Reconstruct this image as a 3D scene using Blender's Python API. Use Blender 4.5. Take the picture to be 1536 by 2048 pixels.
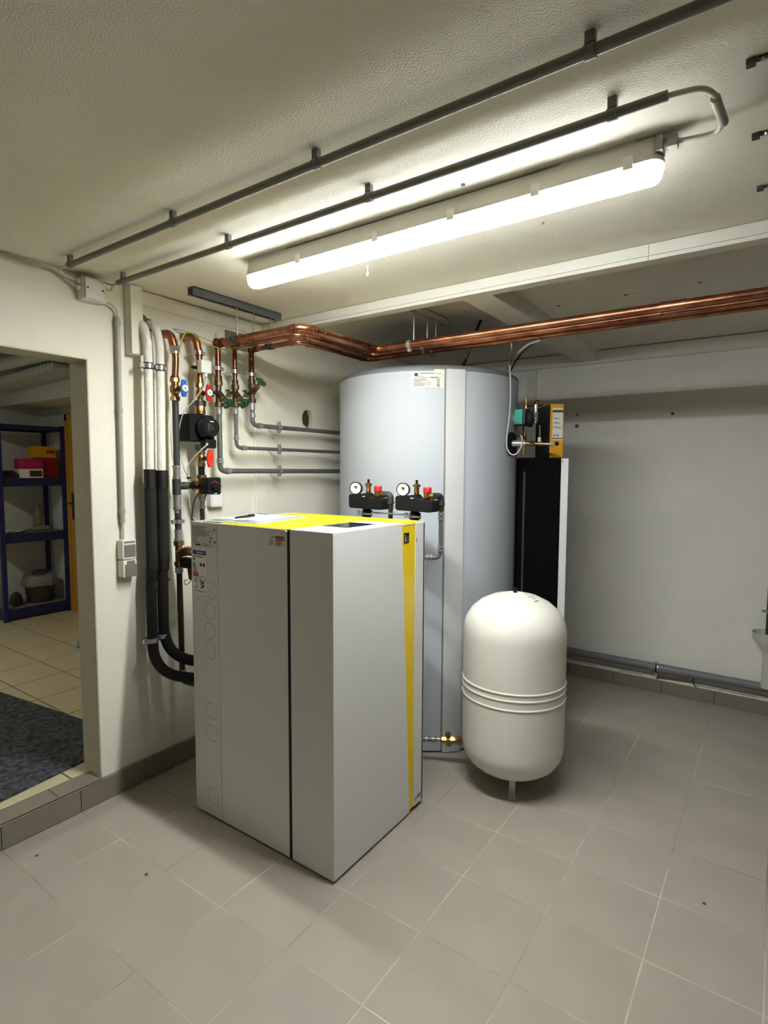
import bpy, bmesh, math, random
from mathutils import Vector, Matrix
random.seed(4)
for o in list(bpy.data.objects): bpy.data.objects.remove(o, do_unlink=True)
SC = bpy.context.scene
COL = SC.collection
V = Vector
PI = math.pi
# ---------------------------------------------------------------- camera
cam_d = bpy.data.cameras.new('camera'); cam = bpy.data.objects.new('camera', cam_d); COL.objects.link(cam)
pit, rol, yaw = math.radians(-4.284), math.radians(0.232), math.radians(34.98)
fw = V((-math.sin(yaw)*math.cos(pit), math.cos(yaw)*math.cos(pit), math.sin(pit)))
rt = V((math.cos(yaw), math.sin(yaw), 0)); up = rt.cross(fw)
r2 = math.cos(rol)*rt + math.sin(rol)*up; u2 = -math.sin(rol)*rt + math.cos(rol)*up
M = Matrix((r2, u2, -fw)).transposed().to_4x4(); M.translation = V((0.953, -1.258, 1.606))
cam.matrix_world = M
cam_d.sensor_fit = 'HORIZONTAL'; cam_d.sensor_width = 36; cam_d.lens = 36*1124.6/1536
cam_d.clip_start = 0.02; cam_d.clip_end = 60
SC.camera = cam
# ---------------------------------------------------------------- world, exposure
w = bpy.data.worlds.new('world'); SC.world = w; w.use_nodes = True
w.node_tree.nodes['Background'].inputs[0].default_value = (.02, .02, .02, 1)
SC.view_settings.view_transform = 'Standard'
try: SC.view_settings.look = 'None'
except Exception: pass
SC.view_settings.gamma = 1; SC.view_settings.use_curve_mapping = False
SC.view_settings.exposure = 0.13
LAMP_STRENGTH = 440.0
def area_lamp(name, loc, size, sizey, power, col, rot=(0, 0, 0)):
    l = bpy.data.lights.new(name, 'AREA'); l.shape = 'RECTANGLE'; l.size = size; l.size_y = sizey; l.energy = power; l.color = col
    o = bpy.data.objects.new(name, l); COL.objects.link(o); o.location = loc; o.rotation_euler = rot; return o
area_lamp('adjoining_room_fill', (-3.7, -0.7, 2.55), .9, .25, 20, (1, .95, .82))  # unseen fill light added to brighten the adjoining room

# ---------------------------------------------------------------- materials
def lin(c):
    c = c/255.0
    return c/12.92 if c <= .04045 else ((c+.055)/1.055)**2.4
def rgb(r, g, b): return (lin(r), lin(g), lin(b), 1)
MATS = {}
def mat(name, col, rough=.5, metal=0.0, vary=0.0, vscale=8.0, bump=0.0, bscale=60.0, coat=0.0, spec=.5, col2=None, emit=0.0, detail=6):
    m = bpy.data.materials.new(name); m.use_nodes = True; nt = m.node_tree; b = nt.nodes['Principled BSDF']
    c = rgb(*col); b.inputs['Base Color'].default_value = c
    b.inputs['Roughness'].default_value = rough; b.inputs['Metallic'].default_value = metal
    b.inputs['Coat Weight'].default_value = coat; b.inputs['Coat Roughness'].default_value = .08
    b.inputs['Specular IOR Level'].default_value = spec
    tc = nt.nodes.new('ShaderNodeTexCoord')
    if vary > 0 or col2:
        n = nt.nodes.new('ShaderNodeTexNoise'); n.inputs['Scale'].default_value = vscale; n.inputs['Detail'].default_value = detail
        n.inputs['Roughness'].default_value = .6
        nt.links.new(tc.outputs['Object'], n.inputs['Vector'])
        r = nt.nodes.new('ShaderNodeValToRGB'); r.color_ramp.elements[0].position = .35; r.color_ramp.elements[1].position = .65
        k = 1-vary
        r.color_ramp.elements[0].color = rgb(*col2) if col2 else (c[0]*k, c[1]*k, c[2]*k, 1)
        r.color_ramp.elements[1].color = c
        nt.links.new(n.outputs['Fac'], r.inputs['Fac']); nt.links.new(r.outputs['Color'], b.inputs['Base Color'])
    if bump > 0:
        n2 = nt.nodes.new('ShaderNodeTexNoise'); n2.inputs['Scale'].default_value = bscale; n2.inputs['Detail'].default_value = 4
        nt.links.new(tc.outputs['Object'], n2.inputs['Vector'])
        bp = nt.nodes.new('ShaderNodeBump'); bp.inputs['Strength'].default_value = bump; bp.inputs['Distance'].default_value = .01
        nt.links.new(n2.outputs['Fac'], bp.inputs['Height']); nt.links.new(bp.outputs['Normal'], b.inputs['Normal'])
    if emit > 0:
        b.inputs['Emission Color'].default_value = c; b.inputs['Emission Strength'].default_value = emit
    MATS[name] = m
    return m
mat('plaster', (246, 244, 234), .85, vary=.05, vscale=2.5, bump=.2, bscale=90)
mat('wall_dim', (78, 75, 68), .85)  # for the unseen walls, coloured dark to cut bounced light
mat('plaster_warm', (242, 238, 221), .85, vary=.05, vscale=2.5, bump=.14, bscale=90)
mat('plaster_ceiling', (236, 232, 216), .9, vary=.05, vscale=2.0, bump=.28, bscale=190)
mat('panel_white', (226, 224, 212), .6, vary=.03, vscale=3)
mat('panel_rear', (222, 218, 204), .8, vary=.05, vscale=4, bump=.2, bscale=90)
mat('tile', (166, 158, 145), .42, vary=.09, vscale=3.2, bump=.05, bscale=180)
mat('tile_base', (136, 128, 113), .42, vary=.1, vscale=5, bump=.05, bscale=180)
mat('grout', (204, 197, 180), .9, vscale=1.9, col2=(132, 124, 110))
mat('grout_dark', (96, 90, 80), .9, vary=.2, vscale=4)
mat('mortar', (238, 233, 218), .9, vary=.15, vscale=14, bump=.4, bscale=80)
mat('dirt_ledge', (120, 106, 84), .95, vary=.35, vscale=11, bump=.5, bscale=60)
mat('rubble', (140, 134, 120), .95, vary=.45, vscale=40, bump=1, bscale=90)
mat('hole_dirt', (104, 84, 52), .95, vary=.6, vscale=45, bump=1, bscale=80)
mat('beige_tile', (206, 196, 160), .35, vary=.06, vscale=3)
mat('carpet', (96, 102, 106), .98, vscale=34, col2=(36, 40, 43), bump=.8, bscale=300)
mat('jamb', (206, 200, 178), .8, vary=.08, vscale=5, bump=.2, bscale=60)
mat('nosing', (196, 194, 186), .3, metal=.9)
mat('hp_white', (222, 222, 218), .45, spec=.35, bump=.02, bscale=500)
mat('hp_top_white', (240, 240, 237), .22, coat=.4)
mat('hp_yellow', (240, 208, 4), .4, coat=.15, spec=.3)
mat('black_gap', (8, 8, 8), .8)
mat('screen', (22, 34, 40), .12, coat=.6)
mat('paper', (238, 238, 234), .8)
mat('paper_blue', (120, 165, 190), .8)
mat('paper_cream', (224, 224, 178), .8)
mat('sticker', (214, 210, 198), .6)
mat('ink', (60, 56, 50), .7)
mat('ink_light', (120, 114, 104), .7)
mat('ink_blue', (28, 66, 132), .6)
mat('ink_red', (168, 22, 34), .6)
mat('ink_dark_red', (120, 20, 44), .6)
mat('en_green', (96, 130, 60), .6); mat('en_yellow', (196, 180, 56), .6); mat('en_orange', (200, 130, 40), .6)
mat('line_grey', (118, 115, 107), .7)
mat('tank_white', (180, 186, 191), .5, spec=.3, bump=.06, bscale=25)
mat('tank_strip', (198, 199, 196), .6, spec=.3, vary=.02, vscale=10)
mat('tank_lid', (112, 116, 120), .6)
mat('vessel_white', (232, 230, 216), .55, coat=.3, spec=.3)
mat('steel', (205, 205, 202), .3, metal=.85, vary=.15, vscale=20)
mat('galv', (186, 186, 182), .35, metal=.7, vary=.25, vscale=25)
mat('press_steel', (128, 128, 126), .38, metal=.55, vary=.2, vscale=20)
mat('pipe_dark', (66, 68, 68), .5, metal=.3, vary=.2, vscale=15)
mat('copper', (186, 126, 96), .33, metal=1, vscale=9, col2=(126, 78, 58))
mat('copper_dark', (112, 66, 44), .4, metal=1, vscale=12, col2=(70, 44, 32))
mat('pipe_brown', (88, 70, 58), .4, metal=.8, vscale=10, col2=(56, 48, 42))
mat('copper_drop', (148, 92, 64), .35, metal=1, vscale=12, col2=(98, 60, 46))
mat('brass', (190, 158, 106), .33, metal=1, vscale=14, col2=(140, 108, 66))
mat('bronze', (116, 92, 66), .42, metal=.85, vscale=24, col2=(70, 54, 40))
mat('black_plastic', (14, 14, 14), .45, spec=.35)
mat('black_matte', (11, 11, 11), .8, spec=.3, bump=.1, bscale=90)
mat('foam_black', (25, 25, 24), .9, bump=.15, bscale=120)
mat('tape_black', (17, 17, 17), .5)
mat('wrap_white', (238, 234, 222), .7, vary=.08, vscale=20, bump=.6, bscale=45)
mat('blue_plastic', (24, 86, 176), .4); mat('red_plastic', (176, 24, 24), .45); mat('orange_red', (214, 48, 24), .4)
mat('dial_white', (214, 214, 208), .6)
mat('green_paint', (30, 74, 44), .4)
mat('teal', (0, 150, 132), .4)
mat('white_plastic', (224, 222, 212), .45)
mat('grey_plastic', (150, 148, 138), .5)
mat('conduit_grey', (168, 166, 156), .5)
mat('conduit_shaded', (120, 118, 108), .55)  # conduit grey darkened to paint in the shade under the ceiling runs
mat('rail_grey', (112, 116, 118), .5, metal=.3, vary=.15, vscale=18)
mat('grey_switch', (122, 119, 108), .5)
mat('cable_grey', (176, 175, 168), .5); mat('cable_black', (20, 20, 20), .5); mat('cable_cream', (196, 190, 166), .6)
mat('cable_yg', (170, 170, 60), .5)
mat('drain_grey', (120, 122, 122), .5)
mat('ht_pipe', (206, 205, 196), .5)
mat('cab_black', (8, 8, 8), .9, spec=.08)
mat('cab_white', (226, 228, 224), .4)
mat('binder_black', (16, 16, 16), .8, bump=.2, bscale=60)
mat('binder_yellow', (214, 150, 10), .6, vary=.06, vscale=15)
mat('shelf_blue', (24, 34, 92), .5); mat('shelf_board', (128, 120, 100), .7)
mat('box_yellow', (206, 160, 20), .6); mat('box_red', (150, 22, 28), .6); mat('box_pink', (176, 24, 104), .6)
mat('bin_dark', (48, 48, 46), .6); mat('bag', (130, 130, 124), .4)
mat('wood_door', (196, 146, 62), .5, vary=.1, vscale=4)
mat('far_wall', (206, 208, 202), .85)
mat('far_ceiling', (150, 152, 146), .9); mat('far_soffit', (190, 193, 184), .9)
mat('far_pipe', (196, 200, 196), .6)
mat('teal_cloth', (110, 140, 146), .8)
mat('housing', (200, 196, 180), .5)
mat('led_strip', (250, 253, 254), .4, emit=LAMP_STRENGTH)
m = mat('diffuser', (250, 253, 254), .3, emit=36)          # clear-frosted cover: most light passes, some glows
nt = m.node_tree; tr = nt.nodes.new('ShaderNodeBsdfTransparent'); mx = nt.nodes.new('ShaderNodeMixShader'); mx.inputs[0].default_value = .45
nt.links.new(tr.outputs[0], mx.inputs[1]); nt.links.new(nt.nodes['Principled BSDF'].outputs[0], mx.inputs[2]); nt.links.new(mx.outputs[0], nt.nodes['Material Output'].inputs['Surface'])

# ---------------------------------------------------------------- mesh helpers
ORG = {}
class MB:
    def __init__(s): s.v = []; s.f = []
    def add(s, vs, fs):
        k = len(s.v); s.v += [V(p) for p in vs]; s.f += [tuple(i+k for i in q) for q in fs]; return s
    def box(s, x0, x1, y0, y1, z0, z1):
        if x0 > x1: x0, x1 = x1, x0
        if y0 > y1: y0, y1 = y1, y0
        if z0 > z1: z0, z1 = z1, z0
        return s.add([(x0,y0,z0),(x1,y0,z0),(x1,y1,z0),(x0,y1,z0),(x0,y0,z1),(x1,y0,z1),(x1,y1,z1),(x0,y1,z1)],
                     [(0,3,2,1),(4,5,6,7),(0,1,5,4),(1,2,6,5),(2,3,7,6),(3,0,4,7)])
    def lathe(s, o, d, prof, n=24):
        o = V(o); d = V(d).normalized(); a = d.orthogonal().normalized(); b = d.cross(a)
        rings = []; vs = []; fs = []
        for r, h in prof:
            if r < 1e-6: rings.append([len(vs)]); vs.append(o+d*h)
            else:
                rings.append(list(range(len(vs), len(vs)+n)))
                vs += [o+d*h+(a*math.cos(2*PI*i/n)+b*math.sin(2*PI*i/n))*r for i in range(n)]
        for p, q in zip(rings, rings[1:]):
            for i in range(n):
                j = (i+1) % n
                if len(p) == 1 and len(q) == 1: continue
                if len(p) == 1: fs.append((p[0], q[j], q[i]))
                elif len(q) == 1: fs.append((p[i], p[j], q[0]))
                else: fs.append((p[i], p[j], q[j], q[i]))
        if len(rings[0]) > 1: fs.append(tuple(reversed(rings[0])))
        if len(rings[-1]) > 1: fs.append(tuple(rings[-1]))
        return s.add(vs, fs)
    def cyl(s, p0, p1, r, rb=None, n=20):
        p0 = V(p0); p1 = V(p1); L = (p1-p0).length
        return s.lathe(p0, p1-p0, [(r, 0), (r if rb is None else rb, L)], n)
    def ring(s, c, d, r, L, n=20):        # collar centred at c
        c = V(c); d = V(d).normalized()
        return s.cyl(c-d*L/2, c+d*L/2, r, n=n)
    def tube(s, pts, r, n=12, cap=True):
        pts = [V(p) for p in pts]; N = len(pts); fr = None; vs = []; fs = []
        for i, p in enumerate(pts):
            t = (pts[min(i+1, N-1)]-pts[max(i-1, 0)]).normalized()
            if fr is None: fr = t.orthogonal().normalized()
            else: fr = (fr-t*fr.dot(t)).normalized()
            b = t.cross(fr); rr = r[i] if isinstance(r, (list, tuple)) else r
            vs += [p+(fr*math.cos(2*PI*k/n)+b*math.sin(2*PI*k/n))*rr for k in range(n)]
        for i in range(N-1):
            for k in range(n):
                j = (k+1) % n
                fs.append((i*n+k, i*n+j, (i+1)*n+j, (i+1)*n+k))
        if cap: fs += [tuple(reversed(range(n))), tuple(range((N-1)*n, N*n))]
        return s.add(vs, fs)
    def prism(s, poly, vec):
        n = len(poly); vec = V(vec); a = [V(p) for p in poly]
        return s.add(a+[p+vec for p in a], [tuple(reversed(range(n))), tuple(range(n, 2*n))]+[(i, (i+1) % n, (i+1) % n+n, i+n) for i in range(n)])
    def xf(s, M): s.v = [M @ p for p in s.v]; return s
    def build(s, name, m, parent=None, bevel=0, seg=2, smooth=True, label=None):
        if parent is not None: org = ORG[parent.name]
        else:
            xs = [p.x for p in s.v]; ys = [p.y for p in s.v]; zs = [p.z for p in s.v]
            org = V(((min(xs)+max(xs))/2, (min(ys)+max(ys))/2, min(zs)))
        me = bpy.data.meshes.new(name); me.from_pydata([p-org for p in s.v], [], s.f); me.update()
        bm = bmesh.new(); bm.from_mesh(me)
        bmesh.ops.recalc_face_normals(bm, faces=bm.faces)
        if bevel:
            es = [e for e in bm.edges if len(e.link_faces) == 2 and e.calc_face_angle(0) > .6]
            bmesh.ops.bevel(bm, geom=es, offset=bevel, segments=seg, affect='EDGES', profile=.5, clamp_overlap=True)
        bm.to_mesh(me); bm.free()
        if smooth:
            for p in me.polygons: p.use_smooth = True
            me.set_sharp_from_angle(angle=math.radians(38))
        me.materials.append(MATS[m] if isinstance(m, str) else m)
        o = bpy.data.objects.new(name, me); COL.objects.link(o)
        if parent is not None: o.parent = parent
        else: o.location = org
        ORG[o.name] = org
        if bevel and smooth:
            wn = o.modifiers.new('weighted_normals', 'WEIGHTED_NORMAL'); wn.keep_sharp = True; wn.weight = 100
        if label: o['label'] = label
        if name in ('printed_text', 'printed_marks', 'map_print', 'scale_print'): o['kind'] = 'stuff'    # print too small to pick apart
        return o
def build_each(mb, name, m, parent, **kw):   # one object per separate piece
    par = list(range(len(mb.v)))
    def fd(i):
        while par[i] != i: par[i] = par[par[i]]; i = par[i]
        return i
    for f in mb.f:
        for i in f[1:]: par[fd(i)] = fd(f[0])
    isl = {}
    for k, f in enumerate(mb.f): isl.setdefault(fd(f[0]), []).append(k)
    cl = []
    for fs in isl.values():
        vs = {i for k in fs for i in mb.f[k]}
        lo = [min(mb.v[i][a] for i in vs)-.0008 for a in range(3)]; hi = [max(mb.v[i][a] for i in vs)+.0008 for a in range(3)]
        cl.append([lo, hi, list(fs)])
    merged = True
    while merged:
        merged = False
        for i in range(len(cl)):
            for j in range(i+1, len(cl)):
                if all(cl[i][0][a] <= cl[j][1][a] and cl[j][0][a] <= cl[i][1][a] for a in range(3)):
                    a_, b_ = cl[i], cl.pop(j)
                    a_[0] = [min(p, q) for p, q in zip(a_[0], b_[0])]; a_[1] = [max(p, q) for p, q in zip(a_[1], b_[1])]; a_[2] += b_[2]; merged = True; break
            if merged: break
    out = []
    for lo, hi, fs in cl:
        n_ = MB(); mp = {}
        for k in fs:
            q = []
            for i in mb.f[k]:
                if i not in mp: mp[i] = len(n_.v); n_.v.append(mb.v[i])
                q.append(mp[i])
            n_.f.append(tuple(q))
        out.append(n_.build(name, m, parent, **kw))
    return out
def B(x0, x1, y0, y1, z0, z1): return MB().box(x0, x1, y0, y1, z0, z1)
def thing(name, label, cat, loc, group=None):
    o = bpy.data.objects.new(name, None); o.empty_display_size = .05; COL.objects.link(o); o.location = loc
    ORG[o.name] = V(loc); o['label'] = label; o['category'] = cat
    if group: o['group'] = group
    return o
def tag(o, label, cat, group=None):
    o['label'] = label; o['category'] = cat
    if group: o['group'] = group
    return o
def struct(o, label=None, cat=None):
    o['kind'] = 'structure'
    if label: o['label'] = label
    if cat: o['category'] = cat
    return o
def rpath(pts, r, n=6):
    pts = [V(p) for p in pts]; out = [pts[0]]
    for a, b, c in zip(pts, pts[1:], pts[2:]):
        u = (a-b); v = (c-b); lu, lv = u.length, v.length; u.normalize(); v.normalize()
        ang = u.angle(v)
        if ang > PI-.01: continue
        t = min(r/math.tan(ang/2), lu*.49, lv*.49)
        p0 = b+u*t; p1 = b+v*t
        for i in range(n+1):
            k = i/n; out.append((p0*(1-k)+b*k)*(1-k)+(b*(1-k)+p1*k)*k)
    out.append(pts[-1]); return out
def bez(pts, n=24):                      # Catmull-Rom through the points
    P = [V(p) for p in pts]; P = [P[0]*2-P[1]]+P+[P[-1]*2-P[-2]]; out = []
    m_ = max(2, n//(len(P)-3))
    for i in range(1, len(P)-2):
        for k in range(m_):
            t = k/m_; a, b, c, d = P[i-1:i+3]
            out.append(.5*((2*b)+(c-a)*t+(2*a-5*b+4*c-d)*t*t+(3*b-a-3*c+d)*t**3))
    out.append(P[-2]); return out
def text_mb(txt, h, M, depth=.0008):     # lettering as thin mesh, M maps text plane (x right, y up)
    cu = bpy.data.curves.new('t', 'FONT'); cu.body = txt; cu.size = h; cu.extrude = depth/2; cu.resolution_u = 2
    ob = bpy.data.objects.new('t', cu); COL.objects.link(ob)
    dg = bpy.context.evaluated_depsgraph_get(); me = bpy.data.meshes.new_from_object(ob.evaluated_get(dg))
    mb = MB(); mb.add([M @ v.co for v in me.vertices], [tuple(p.vertices) for p in me.polygons])
    bpy.data.objects.remove(ob); bpy.data.curves.remove(cu); bpy.data.meshes.remove(me); return mb
def frame(o, x, y):                       # matrix with local x,y axes at o
    x = V(x).normalized(); y = V(y).normalized(); z = x.cross(y)
    m = Matrix((x, y, z)).transposed().to_4x4(); m.translation = V(o); return m
UP = V((0, 0, 1)); EX = V((1, 0, 0)); EY = V((0, 1, 0))

# ================================================================ THE SETTING
LX, BY, RX, FY = -1.67, 3.19, 4.6, -5.2
ZC, ZR = 2.485, 2.505
T = .33
fl = struct(B(LX, RX, FY, BY, -.12, -.0004).build('floor', 'grout', smooth=False), 'floor of square grey tiles with pale worn grout', 'floor')
def tile_mesh(w, d, key, g, cache={}):
    if key in cache: return cache[key]
    mb = MB(); a, b = w-g*2, d-g*2; c = .0012
    mb.add([(-a/2,-b/2,-.008),(a/2,-b/2,-.008),(a/2,b/2,-.008),(-a/2,b/2,-.008),
            (-a/2,-b/2,-c),(a/2,-b/2,-c),(a/2,b/2,-c),(-a/2,b/2,-c),
            (-a/2+c,-b/2+c,0),(a/2-c,-b/2+c,0),(a/2-c,b/2-c,0),(-a/2+c,b/2-c,0)],
           [(0,1,5,4),(1,2,6,5),(2,3,7,6),(3,0,4,7),(4,5,9,8),(5,6,10,9),(6,7,11,10),(7,4,8,11),(8,9,10,11)])
    me = bpy.data.meshes.new('tile'); me.from_pydata(mb.v, [], mb.f); me.update(); cache[key] = me; return me
def lay_tiles(parent, x0, x1, y0, y1, z, ox, oy, tx, ty, m, name='tile', g=.0017):
    import math as mm
    i0 = mm.floor((x0-ox)/tx+1e-4); i1 = mm.ceil((x1-ox)/tx-1e-4); j0 = mm.floor((y0-oy)/ty+1e-4); j1 = mm.ceil((y1-oy)/ty-1e-4)
    for i in range(i0, i1):
        for j in range(j0, j1):
            a, b = max(x0, ox+i*tx), min(x1, ox+(i+1)*tx); c, d = max(y0, oy+j*ty), min(y1, oy+(j+1)*ty)
            if b-a < .01 or d-c < .01: continue
            me = tile_mesh(b-a, d-c, (m, round(b-a, 3), round(d-c, 3)), g)
            if not me.materials: me.materials.append(MATS[m])
            o = bpy.data.objects.new(name, me); COL.objects.link(o); o.parent = parent
            o.location = V(((a+b)/2, (c+d)/2, z+random.uniform(-.0004, .0004)))-ORG[parent.name]
lay_tiles(fl, -1.65, 2.64, -2.64, 3.143, 0, 0, 0, T, T, 'tile')
MB().box(2.641, RX, FY, 3.143, -.002, 0).box(LX, 2.641, FY, -2.641, -.002, 0).build('tile_field', 'tile', fl, smooth=False)['kind'] = 'stuff'

# walls
def cut(o, cutter):
    md = o.modifiers.new('c', 'BOOLEAN'); md.object = cutter; md.solver = 'EXACT'
    dg = bpy.context.evaluated_depsgraph_get(); me = bpy.data.meshes.new_from_object(o.evaluated_get(dg))
    o.modifiers.clear(); o.data = me; bpy.data.objects.remove(cutter)
DY = .111; DZ = 2.108; SZ = .111; WB = -1.825
wl = MB().prism([(LX,FY,0),(LX,-.82,0),(LX,-.82,DZ),(LX,DY,DZ),(LX,DY,0),(LX,BY,0),(LX,BY,2.65),(LX,FY,2.65)], (WB-LX, 0, 0)).build('wall_left', 'plaster_warm', smooth=False)
struct(wl, 'white plastered wall with the doorway and the pipe risers', 'wall')
rnd = random.Random(3)
hole_poly = [(LX+.01, 1.585+(.052+rnd.uniform(-.007, .007))*math.cos(a*PI/9), 1.947+(.062+rnd.uniform(-.008, .008))*math.sin(a*PI/9)) for a in range(18)]
cu = MB().prism(hole_poly, (-.07, 0, 0)).build('c', 'plaster'); cut(wl, cu)
mb = MB().prism([(LX-.03, p[1]*1+(1.585-p[1])*.03, p[2]+(1.947-p[2])*.03) for p in hole_poly], (-.02, 0, 0))
for k in range(26):
    a = rnd.uniform(0, 2*PI); r_ = rnd.uniform(0, .045)
    mb.lathe((LX-.034, 1.585+r_*math.cos(a), 1.947+r_*1.15*math.sin(a)), (1, rnd.uniform(-.5, .5), rnd.uniform(-.5, .5)), [(.012, 0), (.009, .006), (0, .011)], 6)
mb.build('wall_hole', 'hole_dirt', wl, label='round broken-out hole filled with brown foam')
mb = MB()
for k in range(16):
    mb.lathe((LX-.004, .378+k*.0052+rnd.uniform(-.006, .006), 2.352-k*.0026+rnd.uniform(-.012, .012)), (1, rnd.uniform(-.4, .4), rnd.uniform(-.4, .4)),
             [(.021, 0), (.016, .013), (0, .026+rnd.uniform(0, .012))], 7)
mb.build('broken_plaster', 'rubble', wl, label='rough grey broken plaster around the pipe opening')
mb = MB()
for k in range(7):
    mb.lathe((LX-.008, .372+rnd.uniform(-.01, .014), 2.255+k*.008+rnd.uniform(-.01, .01)), (1, rnd.uniform(-.4, .4), 0), [(.014, 0), (.01, .006), (0, .012)], 7)
mb.build('broken_plaster', 'rubble', wl)
MB().box(LX-.01, LX+.004, .90, 1.06, 2.30, 2.40).build('mortar_patch', 'rubble', wl, bevel=.003, label='rough grey mortar patch')
# door reveal (jamb faces) as thin plaster skins in a dirtier cream colour
jb = struct(MB().box(WB-.003, LX-.002, DY-.004, DY, SZ, DZ).box(WB-.003, LX-.002, -.82, DY-.004, DZ-.004, DZ).build('trim_1', 'jamb', smooth=False), 'cream painted doorway reveal', 'door frame')
wb = struct(B(LX-.16, RX+.15, BY, BY+.15, 0, 2.65).build('wall_back', 'plaster', smooth=False), 'off-white plastered wall behind the tank', 'wall')
for (x, z, r_) in ((-.34, 2.038, .010), (-.341, 1.95, .016), (.321, 2.01, .012)):
    MB().lathe((x, BY-.001, z), (0, -1, 0), [(r_, 0), (r_*.8, .003), (0, .004)], 10).build('screw_hole', 'rubble', wb)
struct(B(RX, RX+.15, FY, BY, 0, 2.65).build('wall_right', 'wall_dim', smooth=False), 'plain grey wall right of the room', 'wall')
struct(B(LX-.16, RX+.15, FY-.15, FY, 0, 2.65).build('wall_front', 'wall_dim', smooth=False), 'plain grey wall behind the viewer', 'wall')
ce = struct(B(LX, RX, FY, 1.178, ZC, 2.65).build('ceiling', 'plaster_ceiling', smooth=False), 'rough white plastered ceiling', 'ceiling')
# ceiling fixings
for (x, y) in ((.115, .358), (.224, .759)):
    MB().lathe((x, y, ZC), (0, 0, -1), [(.007, 0), (.006, .004), (0, .006)], 10).build('plug', 'rubble', ce)
MB().tube(bez([(-.546, .755, ZC), (-.546, .755, 2.465), (-.553, .757, 2.452), (-.545, .752, 2.445), (-.538, .75, 2.456)], 16), .0035, 8).lathe((-.546, .755, ZC), (0, 0, -1), [(.008, 0), (.007, .004), (0, .005)], 10).build('hook', 'white_plastic', ce)
cr = struct(MB().box(LX, RX, 1.236, 1.872, ZR, 2.65).box(LX, RX, 1.8745, BY, ZR, 2.65).box(LX, RX, 1.87, 1.876, ZR+.004, 2.65).build('ceiling_rear', 'panel_rear', smooth=False), 'off-white panelled ceiling above the tank', 'ceiling')
for x in (-.075, .27, .605, -.45, -.8):
    MB().lathe((x, 1.868, ZR), (0, 0, -1), [(.011, 0), (.009, .003), (0, .004)], 6).build('screw', 'rubble', cr)
# trims
t = struct(B(LX, RX, 1.180, 1.238, 2.423, 2.55).build('trim_2', 'panel_white', smooth=False), 'long white boxed ceiling beam across the room', 'beam')
for a, b in ((LX+.012, .4995), (.5015, RX)):
    MB().box(a, b, 1.172, 1.180, 2.4385, ZC-.0055).box(a, b, 1.168, 1.180, 2.420, 2.4355).build('board', 'panel_white', t, smooth=False)
struct(B(-.335, -.185, 1.238, 3.15, 2.425, ZR+.01).build('trim_3', 'panel_white', smooth=False), 'white boxed rib running under the rear ceiling', 'beam')
struct(MB().box(LX, RX, 3.152, BY, 2.408, 2.500).build('trim_4', 'panel_white', smooth=False), 'white ledge board along the top of the rear wall', 'trim')
struct(MB().box(LX, LX+.014, .364, 1.168, 2.412, ZC-.006).build('trim_5', 'plaster_warm', smooth=False), 'white frieze board above the pipe risers', 'trim')
struct(MB().box(LX, LX+.014, 1.24, 3.15, 2.412, ZR-.003).build('trim_6', 'plaster_warm', smooth=False), 'white frieze board behind the copper pipes', 'trim')
struct(MB().box(LX, LX+.012, 1.10, 1.185, .10, 2.411).box(LX, LX+.018, 1.115, 1.13, .10, 2.411).build('trim_7', 'plaster_warm', smooth=False), 'white vertical lath on the wall beside the green valves', 'trim')
struct(MB().box(-.745, -.668, BY-.016, BY, .10, 2.408).build('trim_8', 'panel_white', smooth=False), 'white vertical lath on the rear wall beside the tank', 'trim')
struct(MB().box(LX, LX+.055, .299, .361, 2.16, ZC-.002).build('trim_9', 'plaster_warm', bevel=.002), 'short white box post hanging beside the white pipes', 'trim')
# baseboards
bl = struct(B(LX, -1.664, FY, BY, 0, SZ-.002).build('baseboard_left', 'grout_dark', smooth=False), 'grey tiled step and skirting along the door wall', 'baseboard')
def skirt(parent, ax, p0, p1, face, thick, h, m):
    k = math.floor(p0/T+1e-4); n = 0
    while k*T < p1-.01:
        a, b = max(p0, k*T)+.0015, min(p1, (k+1)*T)-.0015
        if ax == 'y': mb = B(face-thick, face, a, b, .002, h)
        else: mb = B(a, b, face, face+thick, .002, h)
        mb.build('tile', m, parent, bevel=.0008, seg=1, smooth=False); k += 1
skirt(bl, 'y', -1.3, 3.14, -1.650, .012, SZ, 'tile_base')
bb = struct(B(-1.65, RX, 3.155, BY, 0, .098).build('baseboard_back', 'dirt_ledge', smooth=False), 'grey tiled skirting with a dirty mortar ledge along the rear wall', 'baseboard')
skirt(bb, 'x', -1.65, RX, 3.143, .011, .095, 'tile_base')
mb = MB(); x = -1.64; rnd = random.Random(8)
while x < RX:                      # rough mortar bead on top of the skirting
    L = rnd.uniform(.05, .13); h = rnd.uniform(.103, .111)
    mb.box(x, min(x+L, RX), 3.1435, 3.158+rnd.uniform(0, .006), .093, h); x += L
mb.build('mortar_bead', 'mortar', bb, bevel=.002)
# threshold
th = struct(B(WB, -1.665, -.82, DY, 0, SZ-.008).build('trim_10', 'grout_dark', smooth=False), 'grey tiled doorstep with a metal edge strip', 'threshold')
for a, b in ((-.82, -.66), (-.66, -.33), (-.33, -.09), (-.09, DY)):
    B(-1.776, -1.653, a+.0015, b-.0015, SZ-.008, SZ).build('tile', 'tile_base', th, smooth=False)
MB().box(-1.654, -1.648, -.82, DY+.004, SZ-.004, SZ+.0015).build('edge_strip', 'nosing', th, bevel=.001)

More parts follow.
